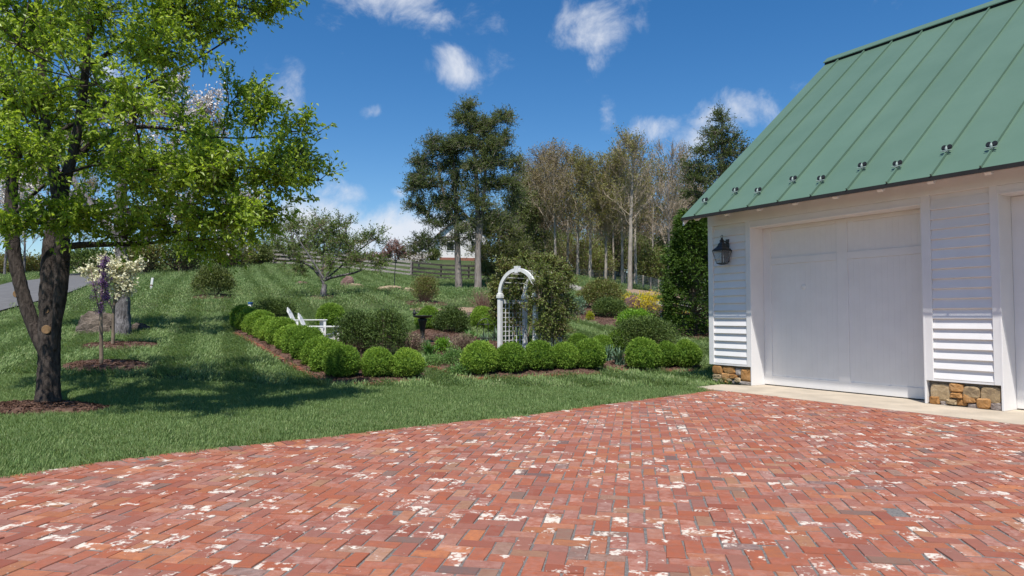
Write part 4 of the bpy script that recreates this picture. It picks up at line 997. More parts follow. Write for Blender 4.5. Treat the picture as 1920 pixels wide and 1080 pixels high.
def shrub(name, px, D, wpx, top_py, label, m_l, m_s='twig', ncl=700, per=7, L=.05, W=.025, lump=.18, stems=30, shell=.3, cat='shrub', deep=1.0, seed=0, up=.5, spread=.06, group=None, core=False, stem_r=.008, zc=None, base_py=None):
    b_ = G(px, D); rx = wpx * D / FOC / 2; top = P(px, top_py, D)[2]; h = max(top - b_[2], .1); g = rng(1000 + int(px) + seed)
    t_ = thing(name, label, cat, b_ - np.array([0, 0, .02]), 0, group)
    f, s = shrub_geo(g, rx, rx * deep, h / 2, ncl, per, L, W, lump, stems, shell, spread, up, h * .5 if zc is None else h * zc, stem_r=stem_r)
    put('foliage', f.me('foliage', M[m_l]), t_); put('stems', s.me('stems', M[m_s]), t_)
    return t_
shrub('round_shrub', 515, 23.5, 76, 561, 'dark round shrub behind the far end of the boxwood row', 'lf_dark', ncl=900, L=.06, W=.03, lump=.12)
shrub('broad_shrub', 668, 16.9, 78, 593, 'broad dark shrub with bare stems, left half of the group behind the chairs', 'lf_dark', ncl=750, L=.055, W=.028, stems=60, lump=.14, zc=.6, seed=1)
shrub('broad_shrub', 722, 16.7, 84, 590, 'broad dark shrub, right half of the group behind the front boxwoods', 'lf_dark', ncl=800, L=.055, W=.028, stems=60, lump=.14, zc=.6, seed=2)
shrub('bush', 700, 18.2, 110, 600, 'bright green low bush rising behind the broad dark shrubs', 'lf_box', ncl=800, L=.05, W=.025, seed=3)
shrub('round_shrub', 848, 21.0, 66, 579, 'dark round shrub between the birdbath and the wire trellis', 'lf_dark', ncl=900, L=.055, W=.03, lump=.15, seed=4)
shrub('round_shrub', 400, 30, 70, 500, 'dark green shrub in mulch under the big tree crown', 'lf_olive', ncl=800, L=.09, W=.045, lump=.14, seed=5)
shrub('twiggy_shrub', 797, 27.3, 54, 516, 'reddish-topped twiggy shrub in its own mulch ring', 'lf_rhodo', 'twig_red', ncl=900, per=5, L=.06, W=.028, lump=.10, stems=160, shell=.5, seed=6, zc=.52)
shrub('bronze_shrub', 1127, 29.5, 84, 527, 'big bronze-green shrub on the slope right of the arbor', 'lf_rhodo', ncl=1100, L=.09, W=.04, lump=.14, seed=7)
shrub('dark_shrub', 1143, 26.5, 64, 561, 'dark green shrub in front of the bronze shrub', 'lf_dark', ncl=800, L=.07, W=.035, lump=.14, seed=8)
shrub('wide_shrub', 1207, 18.6, 122, 594, 'wide dark shrub behind the three right boxwoods', 'lf_dark', ncl=1700, L=.055, W=.028, lump=.15, stems=60, seed=9)
shrub('bush', 1192, 23.5, 72, 583, 'fresh green bush just left of the copper path light', 'lf_lime', ncl=700, L=.07, W=.035, lump=.2, seed=10)
shrub('bush', 1268, 23.5, 72, 594, 'fresh green bush just right of the copper path light', 'lf_lime', ncl=700, L=.07, W=.035, lump=.2, seed=11)
shrub('bush', 1303, 23.5, 56, 604, 'green bush at the foot of the tall evergreen', 'lf_box', ncl=600, L=.07, W=.035, lump=.2, seed=12)
shrub('forsythia', 1215, 28.0, 78, 547, 'yellow flowering forsythia beside the brown rock', 'fl_yellow', ncl=420, per=4, L=.055, W=.04, lump=.3, stems=150, shell=.6, seed=13, stem_r=.006, spread=.12)
shrub('forsythia', 1262, 26.5, 50, 575, 'sparse yellow forsythia right of the copper path light', 'fl_yellow', ncl=200, per=4, L=.05, W=.035, lump=.3, stems=110, shell=.6, seed=14, spread=.12)
shrub('forsythia', 1172, 30.5, 26, 548, 'small yellow forsythia behind the bronze shrub', 'fl_yellow', ncl=160, per=4, L=.06, W=.04, lump=.3, stems=50, shell=.6, seed=15, spread=.1)
shrub('low_plant', 1106, 25.5, 12, 584, 'tiny chartreuse plant on the mulch slope', 'lf_chart', ncl=90, per=5, L=.06, W=.03, stems=8, seed=16, spread=.03)
shrub('low_plant', 1080, 27.0, 34, 558, 'bluish low mound beside the bronze shrub', 'lf_blue', ncl=200, per=6, L=.08, W=.03, seed=17)
shrub('bramble', 905, 26.5, 60, 536, 'tangle of bare reddish canes left of the arbor', 'dry', 'twig_red', ncl=160, per=3, L=.05, W=.02, lump=.35, stems=170, shell=.6, seed=18, spread=.12)
shrub('dormant_perennial', 770, 17.4, 62, 626, 'pinkish dormant perennial clump right of the broad shrubs', 'lf_dormant', 'twig_red', ncl=420, per=5, L=.05, W=.02, stems=140, lump=.25, shell=.5, seed=19, spread=.05)
shrub('dormant_perennial', 868, 17.6, 52, 630, 'pinkish dormant perennial clump left of the wire trellis', 'lf_dormant', 'twig_red', ncl=420, per=5, L=.045, W=.018, stems=120, lump=.25, shell=.5, seed=20, spread=.05)
shrub('dormant_perennial', 826, 19.4, 40, 628, 'small brownish perennial clump behind the daylilies', 'lf_dormant', 'twig_red', ncl=260, per=5, L=.045, W=.018, stems=80, lump=.25, shell=.5, seed=21, spread=.05)
shrub('low_plant', 830, 17.6, 30, 636, 'fresh green low plant beside the white-flowered plant', 'lf_lime', ncl=160, per=6, L=.05, W=.03, stems=10, seed=22, spread=.04)
shrub('low_plant', 850, 16.1, 38, 657, 'grey-green spiky low plant in front of the dormant clumps', 'lf_cover', ncl=260, per=6, L=.06, W=.018, stems=10, seed=23, spread=.05)
shrub('groundcover', 868, 14.9, 52, 684, 'green groundcover patch left of the biggest boxwood', 'lf_cover', ncl=420, per=7, L=.035, W=.022, stems=5, deep=.8, seed=24, spread=.05, lump=.3, cat='plant')
shrub('groundcover', 815, 16.0, 56, 668, 'pale green groundcover patch by the grass gap', 'lf_cover', ncl=380, per=7, L=.035, W=.02, stems=5, deep=.8, seed=25, spread=.05, lump=.3, cat='plant')
shrub('low_plant', 842, 18.4, 18, 638, 'small plant dotted with white flowers in the mulch', 'fl_white', ncl=26, per=3, L=.03, W=.03, stems=20, seed=26, spread=.05)
# strap-leaved clumps
def strap(px, D, h, n_, spread, label, m_='lf_strap', seed=0, w=.016):
    b_ = G(px, D); g = rng(2000 + int(px) + seed); t_ = thing('strap_leaf_plant', label, 'plant', b_)
    V, F, r = [], [], []
    for i in range(n_):
        a = g.uniform(0, 2 * pi); ln = h * g.uniform(.7, 1.15); out = spread * g.uniform(.3, 1.1); o0 = g.normal(0, spread * .18, 2); S_ = np.array([-sin(a), cos(a), 0]) * w * g.uniform(.7, 1.2); k = len(V); rv = g.random()
        for j in range(5):
            u = j / 4; p = np.array([o0[0] + cos(a) * out * u ** 1.6, o0[1] + sin(a) * out * u ** 1.6, ln * (u - .38 * u ** 3 * out / spread)]); s_ = S_ * (1 - u ** 2 * .95)
            V += [p - s_, p + s_]; r += [rv, rv]
        F += [(k + 2 * j, k + 2 * j + 1, k + 2 * j + 3, k + 2 * j + 2) for j in range(4)]
    put('leaves', mesh('leaves', V, F, M[m_], None, True, {'r': r}), t_); return t_
strap(805, 17.0, .46, 80, .28, 'daylily clump in front of the birdbath')
strap(793, 17.6, .40, 60, .26, 'daylily clump under the birdbath bowl', seed=1)
strap(880, 19.3, .42, 110, .35, 'pale daylily clump right of the dark round shrub', seed=2)
strap(910, 18.3, .55, 60, .22, 'upright blue-green clump inside the wire trellis', 'lf_blue', 3)
strap(930, 19.5, .5, 60, .3, 'blue-green clump behind the wire trellis', 'lf_blue', 4)
strap(1160, 16.6, .55, 60, .25, 'tall strap-leaved clump left of the wide dark shrub', 'lf_blue', 5, .02)
strap(1140, 17.2, .5, 50, .25, 'strap-leaved clump beside the rightmost of five boxwoods', 'lf_blue', 6)
strap(1075, 17.2, .45, 60, .3, 'strap-leaved clump behind the fourth and fifth front boxwoods', 'lf_blue', 7)
strap(528, 19.8, .5, 14, .3, 'pale strap-leaved plant left of the chairs', 'lf_blue', 8, .028)
strap(667, 16.2, .3, 40, .25, 'low blue-green clump at the near end of the chairs', 'lf_blue', 9)

# ------------------------------------------------------------------ arbor with climbing rose
g = rng(41)
AB = G(937.5, 17.0); AB[2] -= .02
yaw = radians(-42)
arb = thing('garden_arbor', 'white arched garden arbor with lattice sides', 'arbor', AB, yaw)
AWd, ADp, HP = 1.12, .92, 1.50                    # width between posts, depth, height of the springing
ztop = P(968, 506, 17.0)[2] - AB[2]
HP = ztop - AWd / 2 - .10
for ix, x in enumerate((0, AWd)):
    for iy, y in enumerate((0, ADp)):
        m = MB().box(x - .048, x + .048, y - .048, y + .048, -.1, HP, 0, .006); po = put('post', m.me('post', M['whitewood']), arb)
        cp_ = MB(); cp_.box(x - .068, x + .068, y - .068, y + .068, HP - .03, HP + .05, 0, .008); cp_.box(x - .056, x + .056, y - .056, y + .056, HP + .05, HP + .085, 0, .006); put('capital', cp_.me('capital', M['whitewood']), po)
    # lattice side
    fr = MB(); xw = x; z0, z1 = .12, HP - .06
    fr.box(xw - .02, xw + .02, .049, ADp - .049, z1 - .10, z1, 0, .003); fr.box(xw - .02, xw + .02, .049, ADp - .049, z0 - .06, z0, 0, .003)
    lp = put('lattice_panel', fr.me('lattice_panel', M['whitewood']), arb)
    nv_ = 6; nh = 11
    vm = MB().box(-.006, .006, -.009, .009, z0, z1 - .10).me('lattice_strip', M['whitewood']); hm = MB().box(-.0062, .0062, .049, ADp - .049, -.009, .009).me('lattice_strip', M['whitewood'])
    for k in range(1, nv_): put('lattice_strip', vm, lp, (xw + .0065, .058 + (ADp - .116) * k / nv_, 0))
    for k in range(1, nh): put('lattice_strip', hm, lp, (xw - .0065, 0, z0 + (z1 - .1 - z0) * k / nh))
for iy, y in enumerate((0, ADp)):
    V, F = [], []; n_ = 22
    for k in range(n_ + 1):
        a = pi * k / n_
        for rr in (AWd / 2 - .042, AWd / 2 + .042):
            for dy in (-.03, .03): V.append((AWd / 2 - rr * cos(a), y + dy, HP + .075 + rr * sin(a) * 1.0))
    for k in range(n_):
        a, b_ = 4 * k, 4 * k + 4
        F += [(a, b_, b_ + 2, a + 2), (a + 1, a + 3, b_ + 3, b_ + 1), (a, a + 1, b_ + 1, b_), (a + 2, b_ + 2, b_ + 3, a + 3)]
    F += [(0, 2, 3, 1), (4 * n_, 4 * n_ + 1, 4 * n_ + 3, 4 * n_ + 2)]
    put('arch', mesh('arch', V, F, M['whitewood']), arb)
    ks = MB().prism([(AWd / 2 - .05, HP + AWd / 2 + .0), (AWd / 2 + .05, HP + AWd / 2 + .0), (AWd / 2 + .07, HP + AWd / 2 + .165), (AWd / 2 - .07, HP + AWd / 2 + .165)], 'y', y - .045, y + .045); put('keystone', ks.me('keystone', M['whitewood']), arb)
for k in range(1, 12):
    if k == 6: continue
    a = pi * k / 12; x, z = AWd / 2 - (AWd / 2) * cos(a), HP + .075 + AWd / 2 * sin(a)
    put('arch_slat', MB().box(x - .016, x + .016, .031, ADp - .031, z - .011, z + .011).me('arch_slat', M['whitewood']), arb)
# rose: canes climbing the right side and over the top, plus the bush behind
def rose(name, label, base, blobs, seed, m_l, lpt=9, tw=8, L=.05, ms='twig', stems=9):
    g = rng(seed); t_ = thing(name, label, 'climbing plant' if 'rose' in name else 'shrub', base); tr = []
    for k in range(stems):
        c_ = blobs[k % len(blobs)][0]; a = base + np.array([g.normal(0, .18), g.normal(0, .12), -.05]); p = poly_path(g, a, c_ + g.normal(0, .12, 3), 9, 0, .05, .25); tr.append((p, np.linspace(.016, .007, 9)))
    w_, LA_, LX_ = blob_tree(g, tr, blobs, tw=tw, twl=.26, lpt=lpt, lift=.2, sub_r=.006, up=.2, tip_r=.003)
    for p, r in tr: w_.add(*tube(p, r, 6))
    finish(t_, 'canes', w_, M[ms]); lg = Geo().add(*leaves(g, LA_, LX_, L, L * .55, .2)); finish(t_, 'foliage', lg, M[m_l]); return t_
Dv = 16.7
rose('climbing_rose', 'climbing rose smothering the right side of the white arbor', G(1032, 16.9), [BP(Dv - .2, 1008, 560, 22, 40, 20, .3), BP(16.0, 1010, 555, 14, 40, 16, .15), BP(16.0, 1014, 605, 14, 34, 14, .15), BP(16.1, 1022, 525, 18, 18, 10, .15), BP(Dv, 1035, 545, 32, 40, 34, .35), BP(Dv, 1040, 590, 34, 38, 32, .4), BP(Dv - .2, 1022, 615, 26, 25, 16, .3), BP(Dv + .2, 1060, 530, 22, 35, 18, .35), BP(Dv + .3, 1062, 575, 18, 30, 14, .3),
      BP(Dv, 1012, 520, 25, 22, 18, .35), BP(Dv + .3, 990, 508, 22, 16, 10, .35), BP(Dv, 1045, 622, 22, 20, 10, .3), BP(Dv + .5, 955, 540, 12, 30, 8, .2), BP(Dv + .6, 960, 590, 14, 30, 8, .2)], 51, 'lf_rose', lpt=8, tw=9, L=.06, stems=14)
rose('bronze_bush', 'tall bronze-green bush standing behind the white arbor', G(975, 19.6), [BP(19.6, 950, 510, 24, 26, 28, .4), BP(19.4, 985, 497, 34, 24, 38, .5), BP(19.5, 1030, 497, 34, 26, 36, .5), BP(19.6, 960, 545, 26, 32, 34, .4), BP(19.6, 935, 545, 16, 30, 18, .4), BP(19.7, 1000, 535, 34, 28, 34, .5), BP(19.7, 965, 590, 26, 34, 34, .4), BP(19.8, 930, 585, 10, 24, 12, .3), BP(19.8, 1000, 580, 26, 34, 20, .4)], 52, 'lf_rhodo', lpt=9, tw=10, L=.075, stems=12)

# ------------------------------------------------------------------ chairs, birdbath, trellises, small things
def chair(loc, rz, label):
    t_ = thing('garden_chair', label, 'chair', loc, rz, 'white slatted chairs behind the boxwood row'); t_.scale = (1.1, 1.1, 1.06); W2 = M['whitewood']
    # local +x is the way the chair faces
    tilt = radians(24)
    for k in range(5):                             # fanned back slats
        y = (k - 2) * .105; ln = .66 - .035 * (k - 2) ** 2
        m = MB().box(-.011, .011, -.047, .047, 0, ln, 0, .004); o = put('back_slat', m.me('back_slat', W2), t_, (-.22, y, .26)); o.rotation_euler = (radians((k - 2) * -2.2), -tilt, 0)
    m = MB().box(-.02, .02, -.27, .27, -.03, .03, 0, .004)
    for d in (.28, .50):
        o = put('back_brace', m.me('back_brace', W2), t_, (-.245 - sin(tilt) * d, 0, .30 + cos(tilt) * d)); o.rotation_euler = (0, -tilt, 0); o.scale = (1, 1 if d < .5 else .82, 1)
    for k in range(6):
        m = MB().box(-.036, .036, -.27, .27, -.01, .01, 0, .003); o = put('seat_slat', m.me('seat_slat', W2), t_, (-.16 + k * .085, 0, .295 + k * .016)); o.rotation_euler = (0, -.185, 0)
    for s in (-1, 1):
        m = MB().prism([(-.42, .56), (.42, .56), (.45, .55), (.45, .538), (-.42, .538)], 'y', -.065, .065); put('arm', m.me('arm', W2), t_, (-.02, s * .335, 0))
        put('leg', MB().box(.31, .40, -.012, .012, 0, .537, 0, .003).me('leg', W2), t_, (0, s * .30, 0))
        put('leg', MB().prism([(.36, .36), (.30, .24), (-.62, .0), (-.70, .0), (-.30, .16)], 'y', -.011, .011).me('leg', W2), t_, (0, s * .272, 0))
        put('arm_post', MB().box(-.34, -.27, -.012, .012, .10, .537, 0, .003).me('arm_post', W2), t_, (0, s * .30, 0))
c2 = G(600, 17.6); c1 = G(577, 18.9)
chair(c2, radians(9), 'white slatted garden chair nearer the front boxwoods')
chair(c1, radians(9), 'white slatted garden chair farther back along the boxwood row')
def birdbath(loc):
    t_ = thing('birdbath', 'black pedestal birdbath with a small bird figure on its rim', 'birdbath', loc); H = .86
    m = MB().lathe([(.19, 0), (.19, .04), (.12, .07), (.07, .16), (.06, .35), (.085, .52), (.12, .66), (.13, .70), (.07, .72)], 14); put('pedestal', m.me('pedestal', M['black'], True), t_)
    m = MB().lathe([(.07, .72), (.24, .76), (.27, .80), (.26, .805), (.22, .78), (.0, .765)], 20); put('bowl', m.me('bowl', M['black'], True), t_)
    m = MB(); m.lathe([(.0, .80), (.03, .81), (.048, .85), (.04, .89), (.022, .91), (.027, .935), (.018, .958), (.0, .965)], 10, (-.22, 0)); m.prism([(-.24, .93), (-.28, .925), (-.24, .92)], 'y', -.006, .006); m.prism([(-.18, .86), (-.09, .90), (-.09, .885), (-.18, .83)], 'y', -.014, .014); put('bird_figure', m.me('bird_figure', M['black'], True), t_)
birdbath(G(792, 18.6))
def trellis(loc, h, w_, label, rz=.3):
    t_ = thing('wire_trellis', label, 'trellis', loc, rz)
    for k in range(2):
        pts = [(-w_ / 2, 0, -.1), (-w_ / 2, 0, h - w_ / 2)] + [(-w_ / 2 * cos(a), 0, h - w_ / 2 + w_ / 2 * sin(a)) for a in np.linspace(.2, pi - .2, 9)] + [(w_ / 2, 0, h - w_ / 2), (w_ / 2, 0, -.1)]
        m = MB().tube(pts, .008, 6); o = put('hoop', m.me('hoop', M['black']), t_); o.rotation_euler = (0, 0, k * pi / 2)
    for z in (.35, .7): 
        m = MB().tube([(w_ / 2 * cos(a), w_ / 2 * sin(a), z) for a in np.linspace(0, 2 * pi, 21)], .006, 5, 0, False); put('ring', m.me('ring', M['black']), t_)
trellis(G(911, 17.9), P(0, 597, 17.9)[2] - G(911, 17.9)[2], .46, 'dark wire hoop trellis left of the arbor')
trellis(G(722, 19.4), P(0, 579, 19.4)[2] - G(722, 19.4)[2], .40, 'dark wire hoop trellis above the broad dark shrubs', .7)
wp = G(469, 23.2); t_ = thing('well_cap', 'white pipe with a blue cap standing behind the boxwood row', 'pipe', wp); hh = P(469, 570, 23.2)[2] - wp[2]
put('pipe', MB().lathe([(.068, -.1), (.068, hh)], 16).me('pipe', M['whitewood'], True), t_); put('cap', MB().lathe([(.072, hh), (.085, hh + .005), (.085, hh + .05), (.06, hh + .065), (.0, hh + .066)], 16).me('cap', M['blue'], False), t_)
mp_ = G(283, 32.5); t_ = thing('marker_post', 'white marker post on the lawn left of the dark shrub', 'post', mp_); hh = P(284, 521, 32.5)[2] - mp_[2]
o = put('shaft', MB().box(-.05, .05, -.05, .05, -.1, hh, 0, .008).me('shaft', M['whitewood']), t_); o.rotation_euler = (0, radians(6), .3); put('collar', MB().box(-.055, .055, -.055, .055, hh * .35, hh * .42, 0, .004).me('collar', M['redbrick']), t_).rotation_euler = (0, radians(6), .3)
lb = G(1241, 22.0); t_ = thing('path_light', 'copper-capped path light among the green bushes', 'lamp', lb); hh = P(1241, 582, 22)[2] - lb[2]
put('stem', MB().lathe([(.018, -.1), (.018, hh - .36)], 8).me('stem', M['black']), t_); put('lamp_glass', MB().lathe([(.05, hh - .36), (.066, hh - .32), (.055, hh - .16), (.04, hh - .15)], 12).me('lamp_glass', M['whitewood'], True), t_)
put('lamp_shade', MB().lathe([(.115, hh - .15), (.11, hh - .135), (.095, hh - .08), (.055, hh - .02), (.012, hh + .0), (.0, hh + .02)], 18).me('lamp_shade', M['copper'], True), t_)
pb = G(739, 34.5); t_ = thing('feeder_pole', 'thin dark pole on the lawn behind the tan rocks', 'pole', pb); hh = P(742, 492, 34.5)[2] - pb[2]
put('pole', MB().tube([(0, 0, -.1), (.02, 0, hh * .5), (.06, 0, hh)], .022, 6).me('pole', M['black']), t_); put('feeder', MB().lathe([(.0, hh - .02), (.07, hh), (.07, hh + .10), (.09, hh + .12), (.0, hh + .17)], 10, (.06, 0)).me('feeder', M['black']), t_)

# rocks
def rock(px, D, wpx, hpx, label, m_='rock', seed=0, deep=.7, sink=.25, name='rock', dz=0):
    b_ = G(px, D); g = rng(4000 + int(px) + seed); rx = wpx * D / FOC / 2; rz = hpx * D / FOC / (1 - sink) / 1.0
    u = np.linspace(-pi / 2, pi / 2, 17); a = np.arange(26) * 2 * pi / 26
    d = np.array([(cos(x) * cos(y), cos(x) * sin(y), sin(x)) for x in u for y in a]); r = 1 + .22 * snoise(g, d, 1.8) + .10 * snoise(g, d, 4) + .05 * snoise(g, d, 9)
    V = d * r[:, None] * np.array([rx, rx * deep, rz * .62]); V[:, 2] += rz * .22
    # flat bedding planes
    V[:, 2] = V[:, 2] + .035 * rz * np.sign(np.sin(V[:, 2] / rz * 26 + V[:, 0] / rx * 3))
    i = np.arange(16)[:, None] * 26; j = np.arange(26)[None]; F = np.stack([i + j, i + (j + 1) % 26, i + 26 + (j + 1) % 26, i + 26 + j], -1).reshape(-1, 4)
    EXCL.append(ell(b_, rx * 1.0, rx * deep * 1.0, 14))
    return tag(put(name, mesh(name, V, F, M[m_]), None, tuple(b_ + np.array([0, 0, dz]))), label, 'rock')
rock(182, 20.6, 76, 34, 'big brown layered boulder left of the gnarled trunk', seed=1, name='boulder')
rock(262, 21.2, 38, 13, 'flat grey boulder right of the gnarled trunk', seed=2, name='boulder')
rock(733, 33.2, 46, 8, 'flat tan rock at the foot of the feeder pole', 'rock_tan', 3)
rock(766, 33.0, 22, 6, 'small tan rock right of the flat tan one', 'rock_tan', 4)
rock(652, 38, 26, 20, 'brown rock seen behind the apple tree fork', 'rock_red', 5)
rock(664, 37, 30, 9, 'pale rock right of the brown one behind the apple tree', 'rock_tan', 6)
rock(566, 40, 22, 7, 'reddish rock on the slope left of the apple tree', 'rock_red', 7)
rock(884, 24.0, 42, 12, 'long grey rock beside the dark round shrub', 'rock', 8)
rock(1184, 28.2, 34, 26, 'dark red-brown stone among the forsythia', 'rock_red', 9, dz=.15)
rock(1251, 31.5, 16, 26, 'dark stone standing by the gravel path', 'rock_red', 10, dz=.1)

# ------------------------------------------------------------------ other trees
# blossoming tree with the gnarled trunk
g = rng(61); D1 = 20.0
t_ = thing('blossom_tree', 'white blossoming tree with a thick gnarled grey trunk', 'tree', gn_b)
s1 = PX(D1, (228, 634, 36), (230, 622, 27), (231, 580, 23), (230, 540, 22), (229, 500, 21), (226, 460, 20), (222, 420, 18), (230, 350, 16), (240, 270, 11), (250, 190, 6)); s2 = PX(D1, (226, 450, 16), (180, 400, 13), (130, 330, 10), (90, 250, 6)); s3 = PX(D1, (226, 440, 18), (290, 390, 14), (360, 320, 10), (410, 260, 5)); s4 = PX(D1, (228, 460, 14), (300, 440, 12), (400, 420, 9), (470, 400, 4))
tg_ = Geo()
for s in (s1, s2, s3, s4): tg_.add(*trunk_geo(g, s[0], s[1], 18, 4, .10, .05, .12))
finish(t_, 'trunk', tg_, M['bark_grey'], True)
B = [BP(D1 + d, *a) for a, d in [((250, 220, 60, 60, 16), 0), ((330, 215, 60, 55, 16), .3), ((400, 220, 45, 45, 12), 0), ((180, 220, 60, 60, 12), .5), ((120, 260, 60, 60, 12), .3), ((60, 330, 60, 60, 12), .4), ((300, 300, 70, 60, 14), -1), ((400, 310, 60, 50, 14), -.5), ((450, 370, 50, 50, 12), -.3), ((340, 400, 70, 50, 12), -1), ((250, 400, 70, 50, 10), .8), ((160, 380, 70, 50, 10), .8), ((430, 440, 50, 28, 9), 0), ((20, 400, 50, 60, 9), .5), ((310, 150, 40, 30, 6), .2), ((240, 320, 70, 50, 10), 1.2)]]
wd, LA, LX = blob_tree(g, [(smooth_line(np.column_stack(s), .25)[:, :3], smooth_line(np.column_stack(s), .25)[:, 3]) for s in (s1, s2, s3, s4)], B, tw=12, twl=.5, lpt=10, sub_r=.014, tip_r=.006)
finish(t_, 'branches', wd, M['twig_red']); k = g.random(len(LA)) < .75
LA = LA + g.normal(0, .03, LA.shape); finish(t_, 'blossom', Geo().add(*leaves(g, LA[k], g.normal(size=(k.sum(), 3)), .075, .075, .1)), M['fl_white']); finish(t_, 'young_leaves', Geo().add(*leaves(g, LA[~k], LX[~k], .05, .025, .2)), M['lf_rose'])
# young dogwood and purple sapling
def sapling(name, label, base, D, stem, blobs, seed, m_f, L, W, lpt, tw, twl=.3, bark_='twig', extra=None):
    g = rng(seed); t_ = thing(name, label, 'tree', base); tg_ = Geo(); trs = []
    for s in stem:
        p, r = PX(D, *s); trs.append((smooth_line(np.column_stack([p, r]), .12)[:, :3], smooth_line(np.column_stack([p, r]), .12)[:, 3])); tg_.add(*trunk_geo(g, p, r, 8, 2, .04, .03, .1))
    finish(t_, 'trunk', tg_, M[bark_], True); wd, LA, LX = blob_tree(g, trs, blobs, tw=tw, twl=twl, lpt=lpt, sub_r=.006, tip_r=.003, lift=.35, up=.35); finish(t_, 'branches', wd, M[bark_])
    finish(t_, 'blossom', Geo().add(*leaves(g, LA + g.normal(0, .02, LA.shape), g.normal(size=LA.shape) + np.array([0, 0, .3]), L, W, .1)), M[m_f])
sapling('young_dogwood', 'young dogwood covered in cream flowers, second sapling from the big tree', dog_b, 17.6, [[(211, 652, 7), (213, 610, 6), (212, 570, 5), (218, 530, 4), (222, 490, 3)], [(212, 580, 4), (196, 550, 3), (185, 525, 2.5)], [(214, 570, 4), (235, 545, 3), (250, 520, 2.5)]],
        [BP(17.6, 220, 500, 24, 22, 18), BP(17.6, 245, 510, 22, 20, 16), BP(17.6, 190, 525, 26, 18, 14), BP(17.6, 165, 512, 16, 14, 7), BP(17.6, 230, 540, 32, 22, 20), BP(17.6, 258, 500, 12, 16, 7), BP(17.6, 205, 490, 22, 12, 8), BP(17.4, 215, 520, 24, 20, 12)], 71, 'fl_cream', .075, .06, 4, 6, .22)
sapling('purple_sapling', 'slender sapling with purple blossom along upright stems', red_b, 14.2, [[(190, 690, 7.5), (190, 640, 6.5), (189, 590, 6), (189, 550, 4), (194, 510, 3), (197, 470, 2)], [(189, 590, 3), (180, 560, 2.5), (172, 520, 2), (168, 490, 1.5)], [(190, 580, 3), (200, 540, 2.5), (203, 500, 2)]],
        [BP(14.2, 197, 535, 8, 26, 14, .1), BP(14.2, 195, 495, 7, 22, 9, .1), BP(14.2, 199, 560, 7, 16, 6, .1), BP(14.2, 180, 545, 9, 18, 3, .1), BP(14.2, 190, 580, 5, 10, 5, .05)], 72, 'fl_purple', .028, .02, 10, 6, .12, 'twig')
# apple tree
g = rng(81); D2 = 30.0
t_ = thing('apple_tree', 'spreading apple tree with pale branches and small leaves on the lawn', 'tree', app_b)
s0 = PX(D2, (606, 562, 14), (606, 550, 10), (607, 535, 9), (610, 524, 9)); st = [s0, PX(D2, (607, 532, 6), (598, 515, 5), (590, 500, 4.5), (570, 492, 4), (545, 485, 3), (520, 478, 2)), PX(D2, (609, 526, 6), (625, 515, 5), (650, 518, 4.5), (672, 510, 3.5), (690, 500, 2)), PX(D2, (609, 526, 5), (618, 505, 4), (630, 485, 3.5), (640, 455, 3), (650, 430, 2), (655, 405, 1.2)),
      PX(D2, (606, 520, 5), (600, 500, 4), (612, 470, 3), (605, 440, 2.5), (598, 410, 1.5)), PX(D2 - .8, (608, 526, 5), (600, 510, 4), (580, 480, 3), (560, 450, 2), (548, 430, 1.2)), PX(D2 + .5, (612, 522, 4), (640, 500, 3.5), (670, 470, 3), (700, 450, 2), (720, 440, 1.2))]
tg_ = Geo()
for s in st: tg_.add(*trunk_geo(g, s[0], s[1], 10, 2, .06, .05, .12))
finish(t_, 'trunk', tg_, M['bark_grey'], True)
B = [BP(D2, 640, 425, 35, 28, 14), BP(D2, 600, 420, 24, 26, 8), BP(D2, 695, 445, 34, 24, 15), BP(D2, 675, 490, 46, 26, 22), BP(D2, 715, 490, 22, 24, 9), BP(D2, 640, 475, 40, 26, 14), BP(D2, 590, 470, 36, 30, 13), BP(D2, 545, 470, 36, 28, 15), BP(D2, 560, 500, 36, 18, 12), BP(D2, 625, 445, 30, 30, 10), BP(D2 + 1, 660, 460, 40, 30, 10), BP(D2 - .6, 610, 500, 34, 18, 9)]
wd, LA, LX = blob_tree(g, [(smooth_line(np.column_stack(s), .25)[:, :3], smooth_line(np.column_stack(s), .25)[:, 3]) for s in st], B, tw=13, twl=.45, lpt=5, sub_r=.012, tip_r=.005, lift=.2, up=.5)
finish(t_, 'branches', wd, M['twig']); finish(t_, 'crown', Geo().add(*leaves(g, LA, LX, .095, .042, .2)), M['lf_apple'])
# twiggy willow mass behind it, pink bush, far blossoms
def twig_tree(name, label, base, D, stem, blobs, seed, m_l, m_t, L, lpt, tw, twl, sub_r=.02, tip_r=.01, cat='tree', keep=1.0, W=None, bark_='bark_grey', up=.5, lift=.3, sag=0):
    g = rng(seed); t_ = thing(name, label, cat, base); tg_ = Geo(); trs = []
    for s in stem:
        p, r = PX(D, *s); q = smooth_line(np.column_stack([p, r]), .3); trs.append((q[:, :3], q[:, 3])); tg_.add(*trunk_geo(g, p, r, 9, 2, .05, .04, .25))
    finish(t_, 'trunk', tg_, M[bark_], True); wd, LA, LX = blob_tree(g, trs, blobs, tw=tw, twl=twl, lpt=lpt, sub_r=sub_r, tip_r=tip_r, lift=lift, up=up, ksub=3, sag=sag); finish(t_, 'branches', wd, M[m_t])
    if lpt: finish(t_, 'crown', Geo().add(*leaves(g, LA, LX, L, W or L * .5, .2)), M[m_l])
    return t_
wb = G(555, 64)
